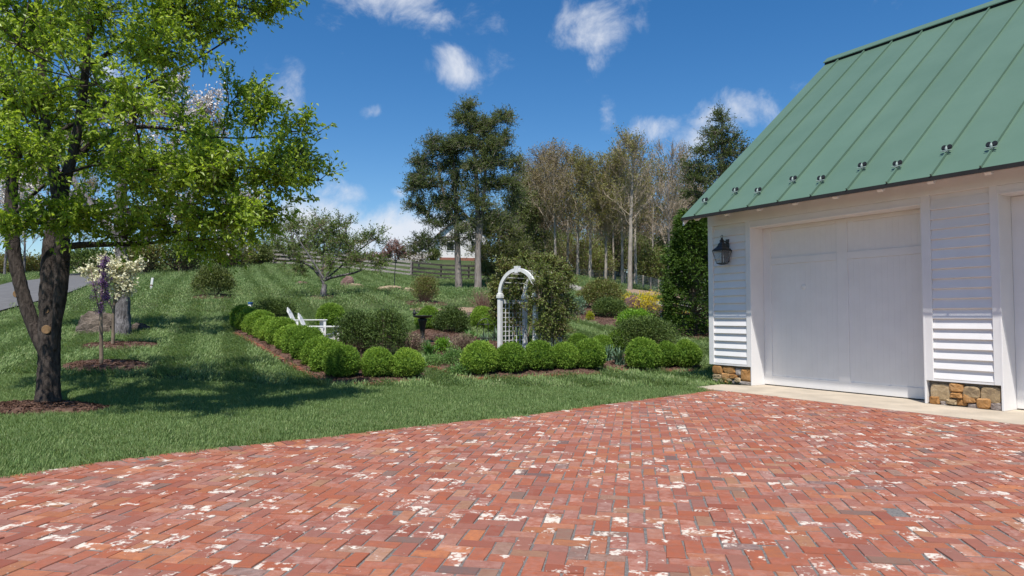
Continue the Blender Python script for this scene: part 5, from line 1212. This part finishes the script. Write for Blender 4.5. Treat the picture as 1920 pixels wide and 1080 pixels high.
twig_tree('willow', 'wide olive-green twiggy willow behind the apple tree', wb, 64, [[(555, 500, 10), (550, 470, 8), (545, 430, 4)], [(555, 495, 8), (590, 460, 5), (610, 420, 3)], [(553, 495, 7), (520, 465, 5), (505, 430, 3)]],
          [BP(64, 550, 425, 34, 34, 26), BP(64, 590, 430, 34, 32, 24), BP(64, 515, 440, 28, 30, 20), BP(64, 560, 465, 46, 22, 26), BP(64, 620, 455, 28, 26, 16), BP(64, 500, 470, 24, 20, 12), BP(63, 655, 465, 24, 20, 10)], 91, 'lf_apple', 'twig', .17, 6, 12, 1.1, .03, .012)
twig_tree('pink_bush', 'small pinkish budding bush beyond the fence', G(741, 74), 74, [[(741, 490, 3), (741, 478, 2), (740, 465, 1.5)]], [BP(74, 741, 466, 20, 16, 26), BP(74, 728, 478, 16, 10, 12), BP(74, 757, 476, 16, 10, 12)], 92, 'fl_pink', 'twig_red', .2, 4, 9, .7, .025, .012, 'shrub')
twig_tree('far_blossom_tree', 'small white blossoming tree behind the fence near the cedars', G(786, 66), 66, [[(786, 512, 4), (786, 498, 3), (785, 486, 2)]], [BP(66, 780, 488, 16, 10, 12), BP(66, 794, 484, 14, 12, 10)], 93, 'fl_white', 'twig', .16, 4, 7, .6, .025, .012)
# cedars
def cedar(name, label, base, D, stem, blobs, seed, n_l=10, tw=10, L=.14, twl=.68, dens=.95, ml='lf_cedar', bark_='bark_cedar', W=None, sub_r=.022):
    g = rng(seed); t_ = thing(name, label, 'tree', base); tg_ = Geo(); trs = []
    nb_ = []
    for c_, rad, ns in blobs:
        for j in range(2): nb_.append((c_ + g.uniform(-.45, .45, 3) * rad, rad * np.array([1.1, 1.1, .85]), max(3, int(ns * dens))))
    blobs = nb_
    for s in stem:
        p, r = PX(D, *s); q = smooth_line(np.column_stack([p, r]), .3); trs.append((q[:, :3], q[:, 3])); tg_.add(*trunk_geo(g, p, r, 12, 3, .08, .04, .25))
    finish(t_, 'trunk', tg_, M[bark_], True)
    wd, LA, LX = blob_tree(g, trs, blobs, tw=tw, twl=twl, lpt=n_l, sub_r=sub_r, tip_r=.010, lift=.12, up=.25, sag=.06, surf=.42); finish(t_, 'branches', wd, M[bark_])
    finish(t_, 'crown', Geo().add(*leaves(g, LA + g.normal(0, .05, LA.shape), LX + np.array([0, 0, .25]), L, W or L * .34, .25)), M[ml]); return t_
D3 = 45.0
cedar('cedar_tree', 'left cedar of the tall pair, leaning crown and bare lower limbs', G(861, 45), 45, [[(861, 552, 15), (860, 520, 12), (858, 470, 11), (856, 420, 10), (855, 370, 8), (850, 310, 6), (845, 260, 3)], [(857, 425, 7), (840, 390, 6), (825, 340, 5), (818, 290, 3)], [(856, 450, 5), (830, 435, 4), (800, 455, 3)]],
      [BP(45, *a) for a in [(820, 285, 30, 20, 16), (790, 310, 24, 16, 13), (800, 345, 30, 18, 16), (778, 352, 20, 14, 9), (840, 315, 30, 22, 16), (850, 280, 22, 20, 12), (830, 375, 34, 20, 18), (790, 385, 26, 13, 12), (855, 345, 26, 26, 14), (860, 400, 28, 24, 14), (820, 415, 26, 12, 9), (800, 455, 28, 14, 9), (775, 462, 22, 12, 9), (845, 450, 20, 14, 6), (870, 440, 22, 14, 6), (808, 260, 16, 10, 6), (782, 330, 16, 8, 5)]], 101)
cedar('cedar_tree', 'right cedar of the tall pair, tallest with a pointed top', G(897, 44), 44, [[(897, 556, 17), (897, 530, 13), (896, 480, 11), (896, 420, 10), (895, 360, 8), (890, 290, 6), (882, 230, 4), (879, 190, 1.5)], [(897, 470, 8), (903, 420, 8), (908, 350, 6), (912, 290, 4), (915, 240, 2)]],
      [BP(44, *a) for a in [(879, 205, 10, 14, 7), (873, 225, 22, 12, 12), (890, 240, 30, 16, 18), (930, 228, 24, 10, 11), (952, 216, 14, 6, 5), (870, 265, 28, 18, 16), (910, 270, 34, 20, 20), (945, 262, 20, 14, 10), (930, 305, 34, 20, 20), (962, 300, 16, 12, 6), (885, 310, 30, 22, 16), (955, 340, 22, 16, 12), (920, 345, 34, 22, 18), (890, 365, 26, 24, 13), (955, 375, 20, 14, 9), (920, 395, 34, 22, 15), (945, 410, 18, 12, 6), (890, 420, 24, 20, 9), (862, 216, 12, 8, 5), (965, 318, 14, 8, 5)]], 102)
cedar('low_evergreen', 'broad low evergreen behind the foot of the tall cedars', G(935, 50), 50, [[(935, 535, 10), (935, 480, 8), (935, 430, 5), (936, 395, 2)]], [BP(50, *a) for a in [(935, 405, 22, 18, 14), (920, 430, 34, 22, 20), (955, 430, 32, 22, 20), (940, 465, 48, 24, 28), (975, 460, 30, 24, 18), (905, 470, 26, 22, 14), (950, 500, 48, 22, 22), (915, 505, 26, 16, 10)]], 103, ml='lf_olive', L=.15)
cedar('conifer_tree', 'dark open conifer rising behind the green roof', G(1350, 38), 38, [[(1352, 600, 16), (1350, 480, 13), (1350, 400, 11), (1352, 330, 8), (1354, 270, 5), (1353, 215, 2)]],
      [BP(38, *a) for a in [(1354, 222, 12, 10, 7), (1340, 250, 22, 12, 11), (1370, 262, 22, 12, 10), (1325, 278, 22, 12, 11), (1352, 290, 26, 16, 13), (1385, 285, 14, 10, 5), (1315, 310, 28, 14, 14), (1345, 330, 30, 18, 14), (1305, 340, 26, 12, 12), (1375, 320, 24, 16, 9), (1330, 365, 36, 18, 14), (1295, 368, 18, 8, 6), (1320, 400, 34, 20, 14), (1380, 370, 30, 24, 10), (1350, 430, 50, 30, 18), (1310, 450, 30, 30, 12)]], 104, dens=.6)
# arborvitae wall by the garage
g = rng(111); ab = G(1302, 21.5); t_ = thing('tall_evergreen', 'tall bright evergreen pressed against the garage corner', 'tree', ab)
htop = P(1300, 398, 21.5)[2] - ab[2]
n_ = 2600; hz = g.uniform(.0, 1, n_) ** .9; a_ = g.uniform(0, 2 * pi, n_); rad = (1.05 * (1 - hz ** 1.7 * .72) * (1 + .16 * np.sin(5 * a_ + 9 * hz) + .12 * np.sin(23 * hz + 2 * a_))) * g.uniform(.45, 1, n_) ** .4
cen = np.stack([np.cos(a_) * rad, np.sin(a_) * rad, hz * htop + .05], 1); out = np.stack([np.cos(a_), np.sin(a_), np.full(n_, .15)], 1)
p = np.repeat(cen, 9, 0) + np.repeat(out, 9, 0) * g.uniform(-.16, .12, (n_ * 9, 1)) + g.normal(0, .045, (n_ * 9, 3)); ax = np.repeat(out, 9, 0) + g.normal(0, .5, p.shape)
put('crown', Geo().add(*leaves(g, p, ax, .11, .04, .2)).me('crown', M['lf_arbor']), t_)
k = g.choice(n_, 260); put('branches', Geo().add(*sticks(np.column_stack([0 * cen[k, 0], 0 * cen[k, 1], cen[k, 2] * .85]), cen[k], .02, .006, 4)).add(*tube(np.array([(0, 0, -.1), (0, 0, htop * .5), (.03, 0, htop * .95)]), np.array([.11, .08, .01]), 8)).me('branches', M['twig']), t_)

# bare woodland trees at the right
def poplar(g, H, r0, nb=34, buds=2, spread=.30, start=.34, fork=None):
    tr = Geo(); wd = Geo(); zt = np.linspace(0, 1, 12); lean = g.normal(0, .02, 2)
    c_ = np.column_stack([lean[0] * H * zt + g.normal(0, .012, 12) * H * zt, lean[1] * H * zt + g.normal(0, .012, 12) * H * zt, zt * H - .15]); r = r0 * (1 - zt) ** .8 + .012
    tr.add(*trunk_geo(g, c_, r, 8, 2, .05, .04, .35)); TA, TB, SA, SB = [], [], [], []
    for k in range(nb):
        u = start + (1 - start) * (k + g.random()) / nb; p = np.array([np.interp(u, zt, c_[:, i]) for i in range(3)]); a = g.uniform(0, 2 * pi); L = H * spread * (1.05 - u) ** .6 * g.uniform(.55, 1.1) + .4
        el = radians(g.uniform(28, 58)); d = np.array([cos(a) * cos(el), sin(a) * cos(el), sin(el)]); e_ = p + d * L + np.array([0, 0, L * .18])
        q = poly_path(g, p, e_, 6, 0, .06, -.12); rb = max(.012, r0 * .26 * (1.05 - u)); wd.add(*tube(q, np.linspace(rb, .010, 6), 4))
        n2 = 7; t2 = g.uniform(.25, 1, n2); b_ = np.stack([np.interp(t2 * 5, np.arange(6), q[:, i]) for i in range(3)], 1); dd = nrm(d * .8 + g.normal(0, .5, (n2, 3)) + np.array([0, 0, .5])); e2 = b_ + dd * (L * .42 * g.uniform(.4, 1, (n2, 1)))
        SA.append(b_); SB.append(e2)
        n3 = 5; t3 = g.uniform(.2, 1, (n2, n3, 1)); b3 = (b_[:, None] + (e2 - b_)[:, None] * t3).reshape(-1, 3); d3 = nrm(np.repeat(dd, n3, 0) * .8 + g.normal(0, .5, (n2 * n3, 3)) + np.array([0, 0, .45])); TA.append(b3); TB.append(b3 + d3 * g.uniform(.25, .8, (len(b3), 1)))
    for A_, B_, ra, rb in ((SA, SB, .016, .009), (TA, TB, .010, .005)): wd.add(*sticks(np.concatenate(A_), np.concatenate(B_), ra, rb, 3))
    TA, TB = np.concatenate(TA), np.concatenate(TB); lp = np.repeat(TB, buds, 0) + g.normal(0, .10, (len(TB) * buds, 3))
    return tr, wd, lp, c_
def pop(px, D, top_py, wpx, label, seed, buds=2, m_l='lf_bud', m_t='twig_grey', m_b='bark_pale', spread=.30, nb=34, start=.34, L=.13, base_py=None, name='bare_tree', keep=1.0):
    g = rng(seed); b_ = G(px, D); H = P(px, top_py, D)[2] - b_[2]; wpx = wpx * .68; spread = spread * g.uniform(.75, 1.35); start = start * g.uniform(.8, 1.2); nb = int(nb * g.uniform(.75, 1.15)); tr, wd, lp, c_ = poplar(g, H, wpx * D / FOC / 2, nb, max(buds, 1) + (buds > 0), spread, start); t_ = thing(name, label, 'tree', b_, 0, 'bare trees at the edge of the wood')
    put('trunk', tr.me('trunk', M[m_b], True), t_); put('branches', wd.me('branches', M[m_t]), t_)
    if buds: put('buds', Geo().add(*leaves(g, lp, g.normal(size=lp.shape), L, L * .6, .2)).me('buds', M[m_l]), t_)
pop(1042, 56, 288, 8, 'leftmost slim bare tree of the wood, brown budding crown', 201, 2, 'lf_budbrown', spread=.26)
pop(1022, 62, 300, 7, 'brown budding tree behind the leftmost slim trunk', 202, 3, 'lf_budbrown', spread=.28, m_t='twig')
pop(1063, 60, 305, 7, 'budding tree just right of the leftmost slim trunk', 203, 3, 'lf_budbrown', m_t='twig')
pop(1083, 56, 310, 8, 'thin pale trunk with olive-yellow buds left of the yellow crown', 204, 3, 'lf_bud')
pop(1106, 54, 318, 9, 'pale trunk under the yellowest crown of the wood', 205, 4, 'lf_bud')
pop(1136, 54, 312, 8, 'pale trunk with a yellow-green crown in mid wood', 206, 3, 'lf_bud')
pop(1167, 53, 300, 8, 'thin pale trunk directly left of the white trunk', 207, 2, 'lf_bud')
pop(1181, 49, 268, 14, 'tallest bare tree with the whitest trunk, at the wire fence', 208, 1, 'lf_bud', spread=.25, nb=40, start=.4)
pop(1192, 56, 280, 9, 'bare tree close behind the whitest trunk', 209, 2, 'lf_budbrown', spread=.24)
pop(1222, 60, 325, 7, 'slender tree with yellowish twigs right of the whitest trunk', 210, 3, 'lf_bud')
pop(1255, 50, 285, 9, 'grey bare tree beside the tall bright evergreen', 211, 0, 'lf_bud', m_b='bark_grey', spread=.28)
pop(1278, 58, 290, 7, 'grey twiggy tree partly behind the conifer', 212, 1, 'lf_budbrown', spread=.26, m_b='bark_grey')
pop(1150, 66, 320, 6, 'small-crowned tree deep in the wood, left of the fence', 213, 4, 'lf_bud', m_t='twig')
pop(1000, 64, 335, 6, 'olive budding tree at the left end of the wood', 214, 5, 'lf_bud', m_t='twig', start=.2)
pop(985, 60, 372, 5, 'low olive tree between the cedars and the wood', 215, 6, 'lf_olive', m_t='twig', start=.1, L=.17)
# understorey: dense brush between and behind the trunks
for k, (px, D, w_, top, mm) in enumerate([(985, 66, 90, 440, 'lf_olive'), (1040, 70, 100, 430, 'lf_cedar'), (1095, 66, 100, 440, 'lf_rhodo'), (1150, 72, 110, 425, 'lf_cedar'), (1205, 66, 100, 440, 'lf_olive'), (1255, 62, 90, 430, 'lf_cedar'), (1300, 60, 80, 420, 'lf_dark'), (1120, 62, 70, 470, 'lf_rhodo'), (1225, 58, 60, 470, 'lf_rhodo')]):
    lab = ['olive thicket at the left end of the wood', 'dark thicket behind the leftmost slim trunks', 'dark green thicket in mid wood behind the yellow crown', 'tall dark thicket behind the trunks left of the white one', 'olive thicket behind the whitest trunk', 'dark thicket behind the grey bare tree', 'dark thicket hidden behind the tall bright evergreen', 'brownish brush low in mid wood', 'dark brush behind the right end of the wire fence'][k]
    shrub('thicket', px, D, w_, top, lab, mm, ('twig', 'twig_grey')[k % 2], ncl=1100, per=4, L=.20, W=.08, lump=.3, stems=520, shell=.45, seed=300 + k, spread=.25, stem_r=.03, cat='thicket', group='brush between the woodland trunks')
# far wood that reads as one mass
def wood_mass(name, spots, seed, h0, h1, label, m_l='lf_budbrown'):
    g = rng(seed); wd = Geo(); A, B_, rr, LP = [], [], [], []
    for x, y in spots:
        z = gz(x, y) - .3; H = g.uniform(h0, h1); A.append((x, y, z)); B_.append((x + g.normal(0, .4), y, z + H)); rr.append(.1)
        n_ = 70; u = g.uniform(.18, 1, n_); a = g.uniform(0, 2 * pi, n_); L = H * .22 * (1.15 - u) + .5; b_ = np.column_stack([np.full(n_, x), np.full(n_, y), z + u * H]); e_ = b_ + np.column_stack([np.cos(a) * L, np.sin(a) * L, L * g.uniform(.5, 1.3, n_)])
        A.extend(b_); B_.extend(e_); rr.extend([.03] * n_)
        b3 = np.repeat(b_, 4, 0) + (np.repeat(e_ - b_, 4, 0)) * g.uniform(.3, 1, (n_ * 4, 1)); e3 = b3 + nrm(g.normal(size=b3.shape) + np.array([0, 0, .6])) * g.uniform(.3, 1.1, (len(b3), 1)); A.extend(b3); B_.extend(e3); rr.extend([.014] * len(b3)); LP.append(e3)
    A, B_, rr = np.array(A), np.array(B_), np.array(rr); wd.add(*sticks(A, B_, rr, rr * .4, 3)); LP = np.concatenate(LP)
    t_ = thing(name, label, 'wood'); tag(t_, kind='stuff'); tag(put('trunks', wd.me('trunks', M['twig']), t_), kind='stuff'); tag(put('buds', Geo().add(*leaves(g, LP + g.normal(0, .15, LP.shape), g.normal(size=LP.shape), .2, .11, .2)).me('buds', M[m_l]), t_), kind='stuff')
g = rng(401)
wood_mass('distant_woods', [(G(px, D)[0], D) for px, D in zip(g.uniform(965, 1330, 80), g.uniform(70, 92, 80))], 402, 8.5, 12.5, 'brown far wood closing the view behind the bare trunks')
# trees and brush at the left beyond the lawn
for k, (px, D, top, w_, bud, ml, lab) in enumerate([(8, 52, 330, 6, 1, 'fl_white', 'bare grey tree at the left edge beyond the drive'), (45, 58, 360, 6, 3, 'fl_white', 'white-flecked tree beyond the drive, seen left of the big trunk'), (150, 56, 330, 7, 2, 'lf_budbrown', 'bare tree beyond the drive, right of the big trunk'), (330, 60, 330, 7, 3, 'lf_bud', 'budding tree behind the hanging crown of the big tree'), (440, 60, 370, 6, 3, 'lf_budbrown', 'brownish tree at the far hilltop left of the willow'), (-40, 48, 320, 7, 1, 'lf_bud', 'bare tree just outside the left edge by the drive')]):
    if px < 0: continue
    pop(px, D, top, w_, lab, 500 + k, bud, ml, 'twig_grey', 'bark_grey', .3, 30, .2)
for k, (px, D, w_, top, ml, lab) in enumerate([(170, 50, 90, 470, 'lf_dark', 'dark brush beside the drive left of the gnarled trunk'), (265, 48, 90, 455, 'lf_rhodo', 'brown brush behind the gnarled trunk'), (345, 50, 100, 450, 'lf_dark', 'dark brush on the rise behind the white marker post'), (430, 54, 90, 455, 'lf_rhodo', 'brown brush on the rise behind the dark shrub'), (480, 58, 60, 462, 'lf_olive', 'olive brush at the left end of the board fence'), (60, 62, 80, 485, 'lf_rhodo', 'brown brush along the far side of the drive'), (15, 66, 80, 478, 'lf_bud', 'pale twiggy brush at the left edge beyond the drive'), (125, 64, 80, 480, 'lf_dark', 'dark brush beyond the drive behind the big trunk')]):
    shrub('brush', px, D, w_, top, lab, ml, 'twig', ncl=700, per=6, L=.2, W=.09, lump=.25, stems=220, shell=.5, seed=400 + k, spread=.22, stem_r=.025, cat='thicket', group='brush along the top of the left slope')

for k, (px, D, w_, top, ml, lab) in enumerate([(520, 68, 70, 466, 'lf_olive', 'olive brush behind the left end of the pale fence'), (590, 70, 80, 470, 'lf_apple', 'green brush behind the fence under the willow'), (655, 76, 70, 478, 'lf_olive', 'olive brush behind the fence right of the willow'), (705, 82, 60, 480, 'fl_pink', 'pinkish brush behind the fence right of the apple tree'), (775, 86, 60, 476, 'lf_budbrown', 'pinkish brush beyond the fence left of the far house'), (812, 84, 26, 468, 'lf_olive', 'small olive bush in front of the far house')]):
    shrub('brush', px, D, w_, top, lab, ml, 'twig', ncl=420, per=5, L=.22, W=.1, lump=.25, stems=260, shell=.5, seed=440 + k, spread=.22, stem_r=.025, cat='thicket', group='brush beyond the board fence')

# ------------------------------------------------------------------ fences and far house
def board_fence(pts, label, m_, nr=4, H=1.35, step=2.6):
    line = np.array([p[:2] for p in pts]); s = np.concatenate([[0], np.cumsum(np.linalg.norm(np.diff(line, axis=0), axis=1))]); n_ = max(1, int(round(s[-1] / step))); q = np.array([[np.interp(u, s, line[:, i]) for i in (0, 1)] for u in np.linspace(0, s[-1], n_ + 1)]); z = GZ(q)
    t_ = thing('board_fence', label, 'fence', (q[0][0], q[0][1], z[0])); o0 = np.array([q[0][0], q[0][1], z[0]]); g = rng(int(abs(q[0][0] * 10)))
    pm = MB().box(-.065, .065, -.065, .065, -.3, H, 0, .008).me('post', m_)
    for k in range(n_ + 1):
        o = put('post', pm, t_, (q[k][0] - o0[0], q[k][1] - o0[1], z[k] - o0[2])); o.rotation_euler = (g.normal(0, .015), g.normal(0, .015), 0)
        if k < n_:
            a, b_ = np.array([*q[k], z[k]]) - o0, np.array([*q[k + 1], z[k + 1]]) - o0; d = nrm((b_ - a)[None])[0]; nn = np.array([d[1], -d[0], 0]); nn = nn / np.linalg.norm(nn) * (-1 if nn[1] > 0 else 1)
            for r in range(nr):
                h = .22 + r * (H - .34) / (nr - 1) + g.normal(0, .012); th = .016; V = []
                for e_, p in ((0, a), (1, b_)):
                    for v_ in (0, 1):
                        for t2 in (-th, th): V.append(p + nn * (.083 + t2) + np.array([0, 0, h + (v_ - .5) * .15 + g.normal(0, .006)]) + d * (.0 if e_ else 0))
                put('rail', mesh('rail', V, [(0, 1, 3, 2), (4, 6, 7, 5), (0, 4, 5, 1), (2, 3, 7, 6), (0, 2, 6, 4), (1, 5, 7, 3)], m_), t_)
board_fence([G(470, 60), G(520, 59), G(600, 58), G(700, 58), G(770, 58)], 'pale weathered board fence along the hilltop behind the apple tree', M['board_grey'])
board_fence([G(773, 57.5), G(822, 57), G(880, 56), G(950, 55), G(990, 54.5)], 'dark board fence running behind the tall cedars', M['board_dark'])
# wire fence
pts = [G(1062, 61), G(1120, 59), G(1165, 56.5), G(1200, 54), G(1245, 50), G(1262, 49)]
t_ = thing('wire_fence', 'wire fence on pale posts below the bare trees', 'fence', pts[0]); line = np.array([p[:2] for p in pts]); s = np.concatenate([[0], np.cumsum(np.linalg.norm(np.diff(line, axis=0), axis=1))]); tops = []
pm = MB().box(-.06, .06, -.06, .06, -.3, 1.05, 0, .008).me('post', M['bark_pale'])
for u in np.arange(0, s[-1], 1.35):
    p = np.array([np.interp(u, s, line[:, i]) for i in (0, 1)]); z = gz(*p); q = np.array([p[0], p[1], z]) - pts[0]; put('post', pm, t_, tuple(q)); tops.append(q)
wr = MB()
for h in np.linspace(.12, 1.0, 8): wr.tube([q + np.array([0, -.065, h]) for q in tops], .006, 4)
for a, b_ in zip(tops[:-1], tops[1:]):
    for u in np.linspace(.08, .92, 9): q = a + (b_ - a) * u; wr.tube([q + np.array([0, -.065, .1]), q + np.array([0, -.065, 1.0])], .005, 3)
put('wire_mesh', wr.me('wire_mesh', M['galv']), t_)
# house beyond the fence
hb = G(862, 95); hx = thing('far_house', 'white house with brown roof half hidden behind the cedars', 'house', hb, radians(12)); sc = 95 / FOC
hw, hd, hh = 6.2, 7.0, 3.3
m = MB().box(-hw / 2, hw / 2, -hd / 2, hd / 2, -1, hh); m.prism([(-hw / 2, hh + .001), (hw / 2, hh + .001), (0, hh + 2.6)], 'y', -hd / 2, hd / 2); put('wall', m.me('wall', M['white']), hx)
m = MB().prism([(-hw / 2 - .35, hh - .28), (0, hh + 2.66), (hw / 2 + .35, hh - .28), (hw / 2 + .35, hh - .1), (0, hh + 2.84), (-hw / 2 - .35, hh - .1)], 'y', -hd / 2 - .35, hd / 2 + .35); rf = put('roof', m.me('roof', M['roofbrown']), hx)
for x, z in ((-1.7, 1.0), (1.5, 1.0), (0, 3.4)):
    wn_ = put('window', MB().box(x - .55, x + .55, -hd / 2 - .05, -hd / 2 - .003, z, z + 1.3).me('window', M['whitewood']), hx); put('pane', MB().box(x - .45, x + .45, -hd / 2 - .06, -hd / 2 - .053, z + .1, z + 1.2).me('pane', M['glass']), wn_)
put('brick_foundation', MB().box(-hw / 2 - .02, hw / 2 + .02, -hd / 2 - .04, -hd / 2 - .004, -1, .15).me('brick_foundation', M['redbrick']), hx)

# ------------------------------------------------------------------ scattered chips and grass
def scatter(name, pts, rot, scl, src, label):
    me = bpy.data.meshes.new(name); me.vertices.add(len(pts)); me.vertices.foreach_set('co', np.asarray(pts, dtype=np.float32).ravel())
    a = me.attributes.new('rot', 'FLOAT_VECTOR', 'POINT'); a.data.foreach_set('vector', np.asarray(rot, dtype=np.float32).ravel())
    a = me.attributes.new('scl', 'FLOAT', 'POINT'); a.data.foreach_set('value', np.asarray(scl, dtype=np.float32)); me.update()
    o = put(name, me); tag(o, label, kind='stuff')
    ng = bpy.data.node_groups.new(name + '_scatter', 'GeometryNodeTree'); ng.interface.new_socket('Geometry', in_out='INPUT', socket_type='NodeSocketGeometry'); ng.interface.new_socket('Geometry', in_out='OUTPUT', socket_type='NodeSocketGeometry')
    gi, go = ng.nodes.new('NodeGroupInput'), ng.nodes.new('NodeGroupOutput'); ip = ng.nodes.new('GeometryNodeInstanceOnPoints'); oi = ng.nodes.new('GeometryNodeObjectInfo'); oi.inputs['Object'].default_value = src
    na = ng.nodes.new('GeometryNodeInputNamedAttribute'); na.data_type = 'FLOAT_VECTOR'; na.inputs['Name'].default_value = 'rot'; nb = ng.nodes.new('GeometryNodeInputNamedAttribute'); nb.data_type = 'FLOAT'; nb.inputs['Name'].default_value = 'scl'
    ng.links.new(gi.outputs[0], ip.inputs['Points']); ng.links.new(oi.outputs['Geometry'], ip.inputs['Instance']); ng.links.new(na.outputs['Attribute'], ip.inputs['Rotation']); ng.links.new(nb.outputs['Attribute'], ip.inputs['Scale']); ng.links.new(ip.outputs[0], go.inputs[0])
    md = o.modifiers.new('scatter', 'NODES'); md.node_group = ng; return o
g = rng(601)
n_ = 9; q = np.column_stack([g.uniform(-.05, .05, (n_, 2)), g.uniform(0, .014, n_)]); cg = Geo().add(*leaves(g, q, np.column_stack([g.normal(size=(n_, 2)), g.normal(0, .25, n_)]), .045, .014, .1, g.normal(size=(n_, 3)) * .4 + np.array([0, 0, 1])))
chip_o = bpy.data.objects.new('bark_chip', cg.me('bark_chip', M['chip']))
C_ = np.concatenate(CHIP); scatter('mulch_chips', C_, np.column_stack([np.zeros((len(C_), 2)), g.uniform(0, 6.28, len(C_))]), g.uniform(.7, 1.5, len(C_)), chip_o, 'loose bark chips lying on the mulch beds')
def clump(seed, nb_, R, h, m_, wd=.0032):
    g = rng(seed); V, F, r = [], [], []
    for i in range(nb_):
        a = g.uniform(0, 2 * pi); d = R * g.random() ** .5; b_ = g.uniform(0, 2 * pi); x, y = d * cos(b_), d * sin(b_); hh_ = h * g.uniform(.6, 1.2); ln = hh_ * g.uniform(.15, .8); S_ = np.array([-sin(a), cos(a), 0]) * wd * g.uniform(.7, 1.3); k = len(V); rv = g.random()
        p0, p1, p2 = np.array([x, y, -.01]), np.array([x + cos(a) * ln * .35, y + sin(a) * ln * .35, hh_ * .6]), np.array([x + cos(a) * ln, y + sin(a) * ln, hh_])
        V += [p0 - S_, p0 + S_, p1 - S_ * .8, p1 + S_ * .8, p2]; r += [rv] * 5; F += [(k, k + 1, k + 3, k + 2), (k + 2, k + 3, k + 4)]
    return bpy.data.objects.new('grass_tuft', mesh('grass_tuft', V, F, M[m_], None, False, {'r': r}))
road_p = [np.array(road_l), np.array(road_r)]
def lawn_points(seed, y0, y1, dens):
    g = rng(seed); w0 = y1 * .80 + 3; n_ = int(dens * (y1 - y0) * 2 * w0); q = np.column_stack([g.uniform(-w0, w0, n_), g.uniform(y0, y1, n_)])
    q = q[(np.abs(q[:, 0]) < q[:, 1] * .76 + 1.5)]
    bad = inpoly(court, q) & ~((dist_line(edge, q, False) < .06) & (g.random(len(q)) < .6))
    for e_ in EXCL: bad |= inpoly(e_, q)
    bad |= (dist_line(road_p[0], q, False) < 2.3) | (dist_line(road_p[1], q, False) < 1.25)
    l = (q - WL(0, 0)[:2]); lx = l @ XL[:2]; ly = l @ NL[:2]; bad |= (lx > -9.9) & (ly > -.02) | (lx > -9.3) & (ly > AP_Y)
    return q[~bad]
def sow(name, seed, y0, y1, dens, src, label, smin=.8, smax=1.25, prob=None, stripes=.6, mg=.0):
    g = rng(seed); q = lawn_points(seed, y0, y1, dens)
    if mg > 0:
        near_bed = np.zeros(len(q), bool)
        for e_ in EXCL: near_bed |= dist_line(e_, q) < mg
        q = q[~near_bed]
    if prob is not None: q = q[g.random(len(q)) < prob(q)]
    z = GZ(q) - .004
    sd_ = np.sign(np.sin((q[:, 0] * .92 + q[:, 1] * .38) * pi / .62)); tx = stripes * sd_ + g.normal(0, .12, len(q)); ty = g.normal(0, .12, len(q))
    rz = g.uniform(0, 6.28, len(q))
    scatter(name, np.column_stack([q, z]), np.column_stack([tx, ty, rz]) if False else np.column_stack([tx * np.cos(rz), tx * -np.sin(rz), rz]), g.uniform(smin, smax, len(q)), src, label); return len(q)
tot = 0
near = clump(1, 30, .085, .052, 'blade', .0024); near2 = clump(2, 28, .085, .048, 'blade', .0024); pale = clump(3, 24, .08, .050, 'blade_pale', .0024)
mid = clump(4, 40, .15, .052, 'blade', .0045); midp = clump(5, 36, .15, .050, 'blade_pale', .0045)
far = clump(6, 60, .40, .055, 'blade', .009); farp = clump(7, 50, .40, .052, 'blade_pale', .009)
patch = lambda q: np.clip(.42 + .5 * snoise(rng(9), np.column_stack([q, 0 * q[:, 0]]), .8) + .35 * snoise(rng(10), np.column_stack([q, 0 * q[:, 0]]), 2.6), .03, 1)
tot += sow('grass', 701, 5, 13.0, 190, near, 'short green lawn grass beside the brick court', stripes=.3, mg=.03)
tot += sow('grass', 702, 5, 13.0, 120, near2, 'short green lawn grass beside the brick court', stripes=.3, mg=.03)
tot += sow('grass', 703, 5, 13.0, 90, pale, 'paler lawn grass mixed in beside the brick court', prob=patch, stripes=.3, mg=.03)
tot += sow('grass', 704, 13, 25, 70, mid, 'mown lawn grass round the flower garden', stripes=.7, mg=.1)
tot += sow('grass', 705, 13, 25, 40, midp, 'paler mown grass round the flower garden', prob=patch, stripes=.7, mg=.1)
tot += sow('grass', 706, 25, 64, 11, far, 'mown lawn grass on the rising slope', mg=.3)
tot += sow('grass', 707, 25, 64, 8, farp, 'paler mown grass on the rising slope', prob=patch, mg=.3)
print('tufts', tot, 'bricks', len(bricks), 'tris', sum(len(m.loops) - 2 * len(m.polygons) for m in bpy.data.meshes))
